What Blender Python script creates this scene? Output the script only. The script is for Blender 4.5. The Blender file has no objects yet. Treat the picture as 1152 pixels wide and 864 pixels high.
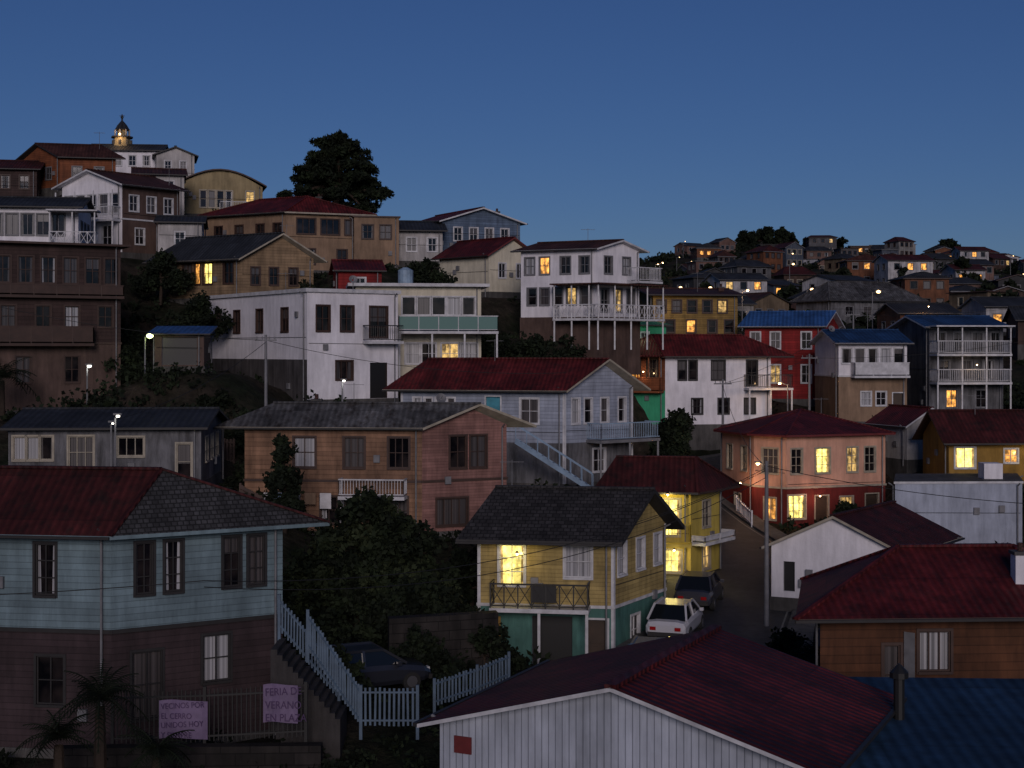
import bpy, math, random
import numpy as np
from mathutils import Vector, noise
random.seed(7); rng=np.random.default_rng(7)
V=Vector; rad=math.radians
scene=bpy.context.scene; COL=bpy.context.collection
# ---------------------------------------------------------------- world
w=bpy.data.worlds.new("World"); scene.world=w; w.use_nodes=True
nt=w.node_tree; bg=nt.nodes['Background']; sk=nt.nodes.new('ShaderNodeTexSky'); sk.sky_type='NISHITA'; sk.sun_disc=False
sk.sun_elevation=rad(13); sk.sun_rotation=rad(178); sk.altitude=1200; sk.ozone_density=4.5; sk.air_density=1.1; sk.dust_density=0.35
tint=nt.nodes.new('ShaderNodeMix'); tint.data_type='RGBA'; tint.blend_type='MULTIPLY'; tint.inputs[0].default_value=1
tint.inputs[7].default_value=(.64,.70,1,1)
nt.links.new(sk.outputs[0],tint.inputs[6]); nt.links.new(tint.outputs[2],bg.inputs[0]); bg.inputs[1].default_value=0.038
sd=bpy.data.lights.new('sun','SUN'); sd.energy=1.2; sd.angle=rad(22); sd.color=(1,.86,.84)
so=bpy.data.objects.new('sun',sd); COL.objects.link(so)
so.rotation_euler=V((0.06,-0.94,0.3)).to_track_quat('Z','Y').to_euler()
cd=bpy.data.cameras.new('Camera'); cam=bpy.data.objects.new('Camera',cd); COL.objects.link(cam)
cam.rotation_euler=(math.pi/2,0,0); cd.lens=50; cd.shift_y=-37/1152; cd.clip_end=6000; scene.camera=cam
scene.view_settings.view_transform='Standard'; scene.view_settings.look='None'; scene.view_settings.exposure=0

# ---------------------------------------------------------------- materials
def newmat(name):
    m=bpy.data.materials.new(name); m.use_nodes=True
    return m,m.node_tree,m.node_tree.nodes['Principled BSDF']
def mnode(nt,op,a,b=None,c=None):
    n=nt.nodes.new('ShaderNodeMath'); n.operation=op
    for i,x in enumerate((a,b,c)):
        if x is None: continue
        if isinstance(x,(int,float)): n.inputs[i].default_value=x
        else: nt.links.new(x,n.inputs[i])
    return n.outputs[0]
def mixc(nt,blend,fac,a,b):
    n=nt.nodes.new('ShaderNodeMix'); n.data_type='RGBA'; n.blend_type=blend
    for i,x in ((0,fac),(6,a),(7,b)):
        if isinstance(x,(int,float)): n.inputs[i].default_value=x
        elif isinstance(x,tuple): n.inputs[i].default_value=(*x[:3],1)
        else: nt.links.new(x,n.inputs[i])
    return n.outputs[2]
def noisen(nt,vec,scale,detail=3,rough=.6):
    n=nt.nodes.new('ShaderNodeTexNoise'); n.inputs['Scale'].default_value=scale; n.inputs['Detail'].default_value=detail; n.inputs['Roughness'].default_value=rough
    nt.links.new(vec,n.inputs['Vector']); return n.outputs['Fac']
def mapr(nt,x,a,b,c,d):
    n=nt.nodes.new('ShaderNodeMapRange'); nt.links.new(x,n.inputs[0])
    for i,v in enumerate((a,b,c,d)): n.inputs[i+1].default_value=v
    return n.outputs[0]
def surf(name,col,kind='stucco',pitch=.18,rough=.75,grime=.5,col2=None,bump=.6):
    m,nt,bs=newmat(name); bs.inputs['Roughness'].default_value=rough
    bs.inputs['Specular IOR Level'].default_value=.25
    uvn=nt.nodes.new('ShaderNodeUVMap'); uv=uvn.outputs[0]
    sep=nt.nodes.new('ShaderNodeSeparateXYZ'); nt.links.new(uv,sep.inputs[0]); u,v=sep.outputs[0],sep.outputs[1]
    geo=nt.nodes.new('ShaderNodeNewGeometry'); pos=geo.outputs['Position']
    mp=nt.nodes.new('ShaderNodeMapping'); mp.inputs['Scale'].default_value=(2.2,2.2,.35); nt.links.new(pos,mp.inputs[0])
    n1=noisen(nt,pos,.55,4); n2=noisen(nt,mp.outputs[0],1.2,4,.7)
    g=mnode(nt,'MULTIPLY',mapr(nt,n1,.3,.7,1-grime*.8,1.08),mapr(nt,n2,.3,.75,1.05,1-grime))
    base=col; height=None
    if kind in('siding','vsiding'):
        a=v if kind=='siding' else u; o=u if kind=='siding' else v
        q=mnode(nt,'DIVIDE',a,pitch); fr=mnode(nt,'FRACT',q); fl=mnode(nt,'FLOOR',q)
        cmb=nt.nodes.new('ShaderNodeCombineXYZ'); nt.links.new(mnode(nt,'MULTIPLY',fl,7.31),cmb.inputs[0]); nt.links.new(mnode(nt,'MULTIPLY',o,.35),cmb.inputs[1])
        pn=noisen(nt,cmb.outputs[0],1,1); g=mnode(nt,'MULTIPLY',g,mapr(nt,pn,.3,.7,1-grime*.5,1.08))
        g=mnode(nt,'MULTIPLY',g,mapr(nt,fr,.0,.16,.5,1.0)); height=mnode(nt,'SUBTRACT',1,fr) if kind=='siding' else mapr(nt,fr,0,.15,0,1)
        bd=.02
    elif kind=='corr':
        height=mnode(nt,'SINE',mnode(nt,'MULTIPLY',u,2*math.pi/pitch)); bd=.03
        q=mnode(nt,'FLOOR',mnode(nt,'DIVIDE',u,.85)); q2=mnode(nt,'FLOOR',mnode(nt,'DIVIDE',v,1.9))
        cmb=nt.nodes.new('ShaderNodeCombineXYZ'); nt.links.new(q,cmb.inputs[0]); nt.links.new(q2,cmb.inputs[1])
        wn=nt.nodes.new('ShaderNodeTexWhiteNoise'); nt.links.new(cmb.outputs[0],wn.inputs[0])
        g=mnode(nt,'MULTIPLY',g,mapr(nt,wn.outputs[0],0,1,1-grime*.5,1.15))
        g=mnode(nt,'MULTIPLY',g,mapr(nt,height,-1,1,.75,1.06))
        fv=mnode(nt,'FRACT',mnode(nt,'DIVIDE',v,1.9)); g=mnode(nt,'MULTIPLY',g,mapr(nt,fv,0,.04,.6,1))
    elif kind in('shingle','brick'):
        b=nt.nodes.new('ShaderNodeTexBrick'); nt.links.new(uv,b.inputs[0]); b.inputs['Scale'].default_value=1
        b.inputs['Brick Width'].default_value=pitch*(1.2 if kind=='shingle' else 2.4); b.inputs['Row Height'].default_value=pitch
        b.inputs['Mortar Size'].default_value=.02 if kind=='shingle' else .012; b.inputs['Color1'].default_value=(1.1,1.1,1.1,1); b.inputs['Color2'].default_value=(.5,.5,.5,1)
        b.inputs['Mortar'].default_value=(.3,.3,.3,1); b.inputs['Bias'].default_value=-.2
        height=mnode(nt,'SUBTRACT',1,b.outputs['Fac']); bd=.02
        g=mnode(nt,'MULTIPLY',g,b.outputs['Color'])
    else:
        height=noisen(nt,pos,9,3); bd=.02
    if col2:
        n3=noisen(nt,mp.outputs[0],.9,5,.7)
        base=mixc(nt,'MIX',mapr(nt,n3,.48,.66,0,1),col,col2)
    c=mixc(nt,'MULTIPLY',1.0,base,g)
    nt.links.new(c,bs.inputs['Base Color'])
    bp=nt.nodes.new('ShaderNodeBump'); bp.inputs['Strength'].default_value=bump; bp.inputs['Distance'].default_value=bd
    nt.links.new(height,bp.inputs['Height']); nt.links.new(bp.outputs[0],bs.inputs['Normal'])
    return m
def plain(name,col,rough=.6,metal=0,em=None,es=0):
    m,nt,bs=newmat(name); bs.inputs['Base Color'].default_value=(*col,1); bs.inputs['Roughness'].default_value=rough; bs.inputs['Metallic'].default_value=metal
    if em: bs.inputs['Emission Color'].default_value=(*em,1); bs.inputs['Emission Strength'].default_value=es
    return m
def paint(name,col,rough=.6):
    m,nt,bs=newmat(name); bs.inputs['Roughness'].default_value=rough
    geo=nt.nodes.new('ShaderNodeNewGeometry'); n=noisen(nt,geo.outputs['Position'],2.3,4)
    nt.links.new(mixc(nt,'MULTIPLY',1.0,col,mapr(nt,n,.3,.75,1.08,.6)),bs.inputs['Base Color']); return m
def litmat(name,col,strength,dim=.35):
    m,nt,bs=newmat(name); bs.inputs['Base Color'].default_value=(.1,.08,.05,1); bs.inputs['Roughness'].default_value=.15
    geo=nt.nodes.new('ShaderNodeNewGeometry')
    mp=nt.nodes.new('ShaderNodeMapping'); mp.inputs['Scale'].default_value=(2.2,2.2,1.3); nt.links.new(geo.outputs['Position'],mp.inputs[0])
    n=noisen(nt,mp.outputs[0],1.4,3,.55); n2=noisen(nt,geo.outputs['Position'],5,2)
    f=mnode(nt,'MULTIPLY',mapr(nt,n,.38,.6,dim,1.2),mapr(nt,n2,.38,.6,.6,1.1))
    nt.links.new(mixc(nt,'MULTIPLY',1.0,col,f),bs.inputs['Emission Color']); bs.inputs['Emission Strength'].default_value=strength
    return m
def curtmat(name,col):
    m,nt,bs=newmat(name); bs.inputs['Roughness'].default_value=.35; bs.inputs['Coat Weight'].default_value=.6; bs.inputs['Coat Roughness'].default_value=.05
    uvn=nt.nodes.new('ShaderNodeUVMap'); sep=nt.nodes.new('ShaderNodeSeparateXYZ'); nt.links.new(uvn.outputs[0],sep.inputs[0])
    n=nt.nodes.new('ShaderNodeTexNoise'); n.noise_dimensions='1D'; n.inputs['Scale'].default_value=9; nt.links.new(sep.outputs[0],n.inputs['W'])
    nt.links.new(mixc(nt,'MULTIPLY',1.0,col,mapr(nt,n.outputs['Fac'],.35,.65,.4,1.1)),bs.inputs['Base Color']); return m
def glassmat():
    m,nt,bs=newmat('window_glass_dark'); bs.inputs['Roughness'].default_value=.06; bs.inputs['Specular IOR Level'].default_value=.5
    geo=nt.nodes.new('ShaderNodeNewGeometry'); n=noisen(nt,geo.outputs['Position'],.9,2)
    nt.links.new(mixc(nt,'MIX',mapr(nt,n,.45,.65,0,1),(.004,.004,.006),(.025,.02,.02)),bs.inputs['Base Color'])
    bp=nt.nodes.new('ShaderNodeBump'); bp.inputs['Strength'].default_value=.12; nt.links.new(noisen(nt,geo.outputs['Position'],.7,1),bp.inputs['Height']); nt.links.new(bp.outputs[0],bs.inputs['Normal'])
    return m
G_D=glassmat(); G_C=curtmat('window_curtain',(.4,.4,.42)); G_C2=curtmat('window_curtain_dark',(.08,.07,.07))
G_L=litmat('window_lit_yellow',(1,.8,.2),2.3,.4); G_W=litmat('window_lit_warm',(1,.42,.08),1.7,.12); G_S=litmat('window_lit_soft',(1,.62,.2),.8,.08)
DOOR=paint('door_wood',(.05,.03,.018)); TURQ=paint('door_turquoise',(.05,.26,.34)); WHITE=paint('white_trim',(.58,.58,.6)); BRT=paint('brown_trim',(.055,.028,.02))
DKT=paint('dark_trim',(.022,.02,.02)); CRT=paint('cream_trim',(.36,.32,.25)); BLT=paint('pale_blue_trim',(.27,.38,.5)); IRON=plain('black_iron',(.012,.012,.012),.5)
GLS=plain('balcony_glass',(.12,.22,.2),.1); CONC=surf('concrete',(.12,.115,.11),'stucco',grime=.65); STONE=surf('rubble_stone',(.035,.03,.028),'brick',pitch=.35,grime=.7,bump=1)
GREYT=paint('grey_trim',(.18,.18,.19)); REDT=paint('red_trim',(.14,.02,.02))
def sd_(n,c,**k): return surf(n,c,**k)
W_TEAL=sd_('pale_teal_siding',(.205,.29,.325),kind='siding',pitch=.2,grime=.42); W_BRG=sd_('mauve_brown_siding',(.065,.043,.047),kind='siding',pitch=.2)
W_GREY=sd_('grey_stucco',(.2,.2,.215),grime=.65,col2=(.1,.1,.105)); W_BROWN=sd_('dark_brown_siding',(.07,.042,.038),kind='siding',pitch=.22)
W_BROWN2=sd_('brown_stucco',(.12,.078,.065)); W_WHITE=sd_('white_stucco',(.8,.78,.82),grime=.24); W_WSID=W_WHITE
W_OLDW=sd_('offwhite_stucco',(.5,.48,.47),grime=.45); W_ORANGE=sd_('orange_brown_siding',(.26,.085,.035),kind='siding'); W_BEIGE=sd_('beige_stucco',(.34,.27,.15),grime=.4)
W_TAN=sd_('tan_stucco',(.3,.2,.13),grime=.4); W_TAN2=sd_('tan_siding',(.32,.22,.13),kind='siding',pitch=.2); W_CREAM=sd_('cream_stucco',(.66,.61,.48),grime=.3)
W_RED=sd_('red_siding',(.32,.022,.022),kind='siding',pitch=.2); W_BLUE=sd_('slate_blue_siding',(.14,.2,.3),kind='siding',pitch=.2)
W_BG=sd_('blue_grey_siding',(.37,.41,.5),kind='siding',pitch=.2,grime=.35); W_OCH=sd_('ochre_siding',(.36,.23,.07),kind='siding'); W_MUST=sd_('mustard_stucco',(.34,.2,.045))
W_GREEN=sd_('green_stucco',(.05,.36,.19),grime=.3); W_TGREEN=sd_('teal_green_stucco',(.09,.22,.19)); W_PLANK=sd_('orange_plank_siding',(.37,.21,.13),kind='siding',pitch=.22,grime=.6)
W_PINK=sd_('pink_siding',(.35,.18,.155),kind='siding',pitch=.14,grime=.5); W_CHB=sd_('chimney_brick',(.12,.06,.05),kind='brick',pitch=.1); W_YEL=sd_('yellow_siding',(.52,.39,.15),kind='siding',pitch=.16); W_YEL2=sd_('bright_yellow_stucco',(.55,.42,.09),grime=.3)
W_PEACH=sd_('peach_stucco',(.62,.35,.25),grime=.3); W_DRED=sd_('dark_red_stucco',(.17,.025,.022)); W_PALE=sd_('pale_blue_white_wall',(.4,.44,.53),grime=.35)
W_WOOD=sd_('brown_plank_wall',(.14,.055,.025),kind='siding',pitch=.25,grime=.6); W_WCOR=sd_('white_corrugated_wall',(.5,.54,.62),kind='vsiding',pitch=.15,grime=.35); W_GVS=sd_('grey_vertical_boards',(.13,.12,.12),kind='vsiding',pitch=.25,grime=.6)
R_RED=sd_('red_corrugated_roof',(.17,.022,.024),kind='corr',pitch=.24,grime=.65,rough=.65,col2=(.09,.02,.02)); R_DRED=sd_('dark_red_corrugated_roof',(.09,.018,.018),kind='corr',pitch=.26,grime=.55,col2=(.04,.016,.015))
R_GREY=sd_('weathered_grey_roof',(.18,.18,.19),kind='corr',pitch=.28,grime=.75,col2=(.07,.06,.055)); R_SHG=sd_('dark_shingle_roof',(.055,.052,.054),kind='shingle',pitch=.22,grime=.6)
R_SHG2=sd_('grey_shingle_roof',(.075,.075,.08),kind='shingle',pitch=.16,grime=.6); R_DARK=sd_('dark_slate_roof',(.04,.045,.055),kind='corr',pitch=.3,grime=.5); R_BLUE=sd_('blue_corrugated_roof',(.02,.07,.19),kind='corr',pitch=.3,grime=.5)
R_BLUED=sd_('dark_blue_roof',(.022,.065,.14),kind='corr',pitch=.3,grime=.5)
R_BLUEB=sd_('bright_blue_roof',(.04,.13,.36),kind='corr',pitch=.3,grime=.4); R_GREEN=sd_('green_corrugated_roof',(.05,.36,.19),kind='corr',pitch=.3); R_BRN=sd_('rust_roof',(.09,.035,.028),kind='corr',pitch=.3,grime=.6)
BULB=plain('lamp_bulb_white',(1,1,1),em=(1,.93,.78),es=4); BULBG=plain('lamp_bulb_green',(1,1,1),em=(.85,1,.35),es=7); BULBO=plain('lamp_bulb_orange',(1,1,1),em=(1,.6,.25),es=5)

# ---------------------------------------------------------------- mesh builder
class MB:
    def __init__(s): s.v=[];s.f=[];s.m=[];s.mats=[];s.uv=[]
    def mi(s,m):
        if m not in s.mats: s.mats.append(m)
        return s.mats.index(m)
    def poly(s,pts,mat):
        b=len(s.v); pts=[V(p) for p in pts]
        n=V((0,0,0)); o=pts[0]
        for i in range(1,len(pts)-1): n+=(pts[i]-o).cross(pts[i+1]-o)
        if n.length<1e-9: return
        n.normalize(); ua=V((0,0,1)).cross(n)
        ua=V((1,0,0)) if ua.length<.02 else ua.normalized(); va=n.cross(ua)
        for p in pts: s.v.append(p); s.uv.append((p.dot(ua),p.dot(va)))
        s.f.append(list(range(b,b+len(pts)))); s.m.append(s.mi(mat))
    def box(s,o,ex,ey,ez,mat):
        o,ex,ey,ez=map(V,(o,ex,ey,ez))
        if ex.cross(ey).dot(ez)<0: o=o+ex; ex=-ex
        a,b,c,d=o,o+ex,o+ex+ey,o+ey
        s.poly([a,d,c,b],mat); s.poly([a+ez,b+ez,c+ez,d+ez],mat)
        for p,q in((a,b),(b,c),(c,d),(d,a)): s.poly([p,q,q+ez,p+ez],mat)
    def beam(s,p,q,wd,mat,ht=None):
        p,q=V(p),V(q); d=q-p; L=d.length
        if L<1e-6: return
        d/=L; side=d.cross(V((0,0,1))); side=V((1,0,0)) if side.length<.01 else side.normalized(); up=side.cross(d).normalized(); ht=ht or wd
        s.box(p-side*wd/2-up*ht/2,side*wd,up*ht,d*L,mat)
    def cyl(s,p,q,r0,r1,mat,n=8,cap=True):
        p,q=V(p),V(q); d=(q-p).normalized(); a=d.cross(V((0,0,1))); a=V((1,0,0)) if a.length<.01 else a.normalized(); b=d.cross(a)
        A=[p+(a*math.cos(t)+b*math.sin(t))*r0 for t in [2*math.pi*i/n for i in range(n)]]
        B=[q+(a*math.cos(t)+b*math.sin(t))*r1 for t in [2*math.pi*i/n for i in range(n)]]
        for i in range(n): s.poly([A[i],A[(i+1)%n],B[(i+1)%n],B[i]],mat)
        if cap: s.poly(A[::-1],mat); s.poly(B,mat)
    def ball(s,c,r,mat,n=8,m=5,sz=1):
        c=V(c)
        def pt(i,j): th=math.pi*j/m; ph=2*math.pi*i/n; return c+V((r*math.sin(th)*math.cos(ph),r*math.sin(th)*math.sin(ph),r*sz*math.cos(th)))
        for j in range(m):
            for i in range(n):
                q=[pt(i,j+1),pt(i+1,j+1),pt(i+1,j),pt(i,j)]
                if j==0:q=q[:3]
                if j==m-1:q=q[1:]
                s.poly(q,mat)
    def obj(s,name,parent=None,org=V((0,0,0))):
        me=bpy.data.meshes.new(name); me.from_pydata([tuple(p-org) for p in s.v],[],s.f)
        for m in s.mats: me.materials.append(m)
        me.polygons.foreach_set('material_index',s.m)
        l=me.uv_layers.new(name='UVMap'); idx=[i for f in s.f for i in f]
        l.data.foreach_set('uv',[c for i in idx for c in s.uv[i]])
        o=bpy.data.objects.new(name,me); COL.objects.link(o)
        if parent: o.parent=parent
        else: o.location=org
        return o
def empty(name,loc):
    e=bpy.data.objects.new(name,None); e.location=loc; e.empty_display_size=.3; COL.objects.link(e); return e
def single(name,mb,org):
    return mb.obj(name,None,V(org))

# ---------------------------------------------------------------- houses
FOOT=[]
CTRL=[]
def opening(G,pt,s0,s1,a,b,kind,nx,ny,trim,lite=False):
    D=.13
    bx=lambda x0,x1,z0,z1,k0,k1,m: G.box(pt(x0,z0,k0),pt(x1,z0,k0)-pt(x0,z0,k0),pt(x0,z0,k1)-pt(x0,z0,k0),V((0,0,z1-z0)),m)
    G.poly([pt(s0,a,0),pt(s1,a,0),pt(s1,a,-D),pt(s0,a,-D)],trim); G.poly([pt(s0,b,0),pt(s0,b,-D),pt(s1,b,-D),pt(s1,b,0)],trim)
    G.poly([pt(s0,a,0),pt(s0,a,-D),pt(s0,b,-D),pt(s0,b,0)],trim); G.poly([pt(s1,a,0),pt(s1,b,0),pt(s1,b,-D),pt(s1,a,-D)],trim)
    gm={'d':G_D,'c':G_C,'k':G_C2,'l':G_L,'w':G_W,'s':G_S,'D':DOOR,'T':TURQ,'O':IRON}[kind]
    G.poly([pt(s0,a,-D),pt(s1,a,-D),pt(s1,b,-D),pt(s0,b,-D)],gm)
    if kind=='O': return
    if kind in 'dl' :
        r=random.random(); wv=s1-s0
        if r<.35 or kind=='l':
            f=random.uniform(.15,.3)*wv*(.7 if kind=='l' else 1); cm=random.choice([G_C,G_C2,G_C2]) if kind=='d' else G_S
            G.poly([pt(s0,a,-D+.02),pt(s0+f,a,-D+.02),pt(s0+f*.8,b,-D+.02),pt(s0,b,-D+.02)],cm); G.poly([pt(s1-f,a,-D+.02),pt(s1,a,-D+.02),pt(s1,b,-D+.02),pt(s1-f*.8,b,-D+.02)],cm)
        elif r<.5:
            f=random.uniform(.3,.6)*(b-a); G.poly([pt(s0,b-f,-D+.02),pt(s1,b-f,-D+.02),pt(s1,b,-D+.02),pt(s0,b,-D+.02)],G_C2)
    cw=.08
    bx(s0-cw,s0,a-cw,b+cw,-.01,.035,trim); bx(s1,s1+cw,a-cw,b+cw,-.01,.035,trim)
    bx(s0,s1,b,b+cw,-.01,.035,trim); bx(s0-.04,s1+.04,a-cw,a,-.01,.08,trim)
    if kind in 'DT':
        if kind=='D': bx(s0+.1,s1-.1,a+.15,a+(b-a)*.45,-D,-D+.03,DOOR); bx(s0+.1,s1-.1,a+(b-a)*.52,b-.12,-D,-D+.03,DOOR)
        return
    f=.045
    bx(s0,s0+f,a,b,-D+.03,-.03,trim); bx(s1-f,s1,a,b,-D+.03,-.03,trim); bx(s0+f,s1-f,a,a+f,-D+.03,-.03,trim); bx(s0+f,s1-f,b-f,b,-D+.03,-.03,trim)
    for i in range(1,nx): x=s0+(s1-s0)*i/nx; bx(x-.02,x+.02,a+f,b-f,-D+.03,-.045,trim)
    for i in range(1,ny): z=a+(b-a)*i/ny; bx(s0+f,s1-f,z-.016,z+.016,-D+.03,-.05,trim)
def wall(Wm,G,P,Q,zb,z0,z1,ops,bands,trim):
    P=V((P[0],P[1],zb)); Q=V((Q[0],Q[1],zb)); d=Q-P; L=d.length; d=d/L; n=V((d.y,-d.x,0))
    pt=lambda s,z,k=0: P+d*s+n*k+V((0,0,z))
    xs=sorted(set([0,L]+[round(t,4) for o in ops for t in o[:2]])); zs=sorted(set([z0,z1]+[round(t,4) for o in ops for t in o[2:4]]+[b[0] for b in bands if z0<b[0]<z1]))
    for i in range(len(xs)-1):
        for j in range(len(zs)-1):
            xc=(xs[i]+xs[i+1])/2; zc=(zs[j]+zs[j+1])/2
            if xs[i+1]-xs[i]<1e-4 or zs[j+1]-zs[j]<1e-4: continue
            if any(o[0]<xc<o[1] and o[2]<zc<o[3] for o in ops): continue
            mt=bands[-1][1]
            for b in bands:
                if zc<b[0]: mt=b[1]; break
            Wm.poly([pt(xs[i],zs[j]),pt(xs[i+1],zs[j]),pt(xs[i+1],zs[j+1]),pt(xs[i],zs[j+1])],mt)
    for o in ops: opening(G,pt,*[round(t,4) for t in o[:4]],*o[4:],trim)
    return pt
def offs(poly,r):
    n=len(poly); L=[]
    for i in range(n):
        p,q=V(poly[i][:2]),V(poly[(i+1)%n][:2]); d=(q-p).normalized(); L.append((p+V((d.y,-d.x))*r,d))
    out=[]
    for i in range(n):
        (p,d),(q,e)=L[i-1],L[i]; cr=d.x*e.y-d.y*e.x
        if abs(cr)<1e-5: out.append(q); continue
        w_=q-p; t=(w_.x*e.y-w_.y*e.x)/cr; out.append(p+d*t)
    return out
def roof(R,Wm,poly,ze,sp,wm):
    typ=sp.get('t','g'); mat=sp['m']; oh=sp.get('oh',.4); rise=sp.get('r',1.2); T=sp.get('th',.12); fas=sp.get('f',DKT)
    P=[V(p[:2]) for p in poly]
    v3=lambda p,z: V((p.x,p.y,z))
    def slab(faces,loop):
        for f,m in faces:
            R.poly([p+V((0,0,T)) for p in f],m); R.poly(f[::-1],fas)
        for i in range(len(loop)):
            a,b=loop[i],loop[(i+1)%len(loop)]
            R.poly([a,b,b+V((0,0,T)),a+V((0,0,T))],fas)
    if typ=='flat':
        O=offs(P,oh); f=[v3(p,ze+.002) for p in O]; slab([(f,mat)],f); return
    if typ=='shed':
        O=offs(P,oh); depth=(P[3]-P[0]).length; s=rise/depth
        zz=[ze-s*oh,ze-s*oh,ze+rise+s*oh,ze+rise+s*oh]; f=[v3(O[i],zz[i]) for i in range(4)]; slab([(f,mat)],f)
        Wm.poly([v3(P[1],ze),v3(P[2],ze),v3(P[2],ze+rise)],wm); Wm.poly([v3(P[3],ze),v3(P[0],ze),v3(P[3],ze+rise)],wm)
        Wm.poly([v3(P[2],ze),v3(P[3],ze),v3(P[3],ze+rise),v3(P[2],ze+rise)],wm); return
    if typ=='pyr':
        O=offs(P,oh); c=V(sp['apex']); r=(c-P[2]).length; drop=rise*oh/r*1.2; f=[v3(p,ze-drop) for p in O]; ap=v3(c,ze+rise)
        slab([([f[i],f[(i+1)%len(f)],ap],mat) for i in range(len(f))],f)
        for q in f: R.beam(q+V((0,0,T)),ap+V((0,0,T)),.16,mat,.08)
        return
    ends=[0,2] if sp.get('ax','a')=='a' else [3,1]
    Q=P if ends[0]==0 else [P[3],P[0],P[1],P[2]]
    ed=lambda k: k if ends[0]==0 else (k+3)%4
    O=offs(Q,oh)
    if typ=='barrel':
        n=12; f0=[];f1=[];w0=[];w1=[]
        for i in range(n+1):
            t=i/n; z=ze+rise*math.sin(math.pi*t)
            f0.append(v3(O[0].lerp(O[1],t),z)); f1.append(v3(O[3].lerp(O[2],t),z)); w0.append(v3(Q[0].lerp(Q[1],t),z)); w1.append(v3(Q[3].lerp(Q[2],t),z))
        slab([([f0[i],f0[i+1],f1[i+1],f1[i]],mat) for i in range(n)],f0+f1[::-1])
        Wm.poly(w0,wm); Wm.poly(w1[::-1],wm); return
    hs=(Q[1]-Q[0]).length/2; drop=rise*oh/hs
    M0=(O[0]+O[1])/2; M1=(O[2]+O[3])/2; d=(M1-M0).normalized(); i0,i1=sp.get('in',(0,0))
    R0=v3(M0+d*i0,ze+rise); R1=v3(M1-d*i1,ze+rise); E=[v3(p,ze-drop) for p in O]
    me=sp.get('me',{})
    fc=[([E[1],E[2],R1,R0],me.get(ed(1),mat)),([E[3],E[0],R0,R1],me.get(ed(3),mat))]; loop=[E[0]]
    if i0>0: fc.append(([E[0],E[1],R0],me.get(ed(0),mat)))
    else: loop.append(R0); Wm.poly([v3(Q[0],ze),v3(Q[1],ze),v3((Q[0]+Q[1])/2,ze+rise)],wm)
    loop+= [E[1],E[2]]
    if i1>0: fc.append(([E[2],E[3],R1],me.get(ed(2),mat)))
    else: loop.append(R1); Wm.poly([v3(Q[2],ze),v3(Q[3],ze),v3((Q[2]+Q[3])/2,ze+rise)],wm)
    loop.append(E[3]); slab(fc,loop)
    up=V((0,0,T+.02)); R.beam(R0+up,R1+up,.24,mat,.08)
    if i0>0:
        for k in(0,1): R.beam(E[k]+up,R0+up,.2,mat,.07)
    if i1>0:
        for k in(2,3): R.beam(E[k]+up,R1+up,.2,mat,.07)
    for a,b in((E[1],E[2]),(E[3],E[0])):
        dd=(b-a).normalized(); nn=V((dd.y,-dd.x,0)); R.box(a+nn*.01+V((0,0,.02)),b-a,nn*.09,V((0,0,.08)),DKT)
def quad(C,th,ph,A,B):
    b=V((math.cos(rad(th)),math.sin(rad(th)))); a=V((-math.cos(rad(ph)),math.sin(rad(ph)))); C2=V(C[:2])
    return [C2,C2+b*B,C2+b*B+a*A,C2+a*A]
class House: pass
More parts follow.
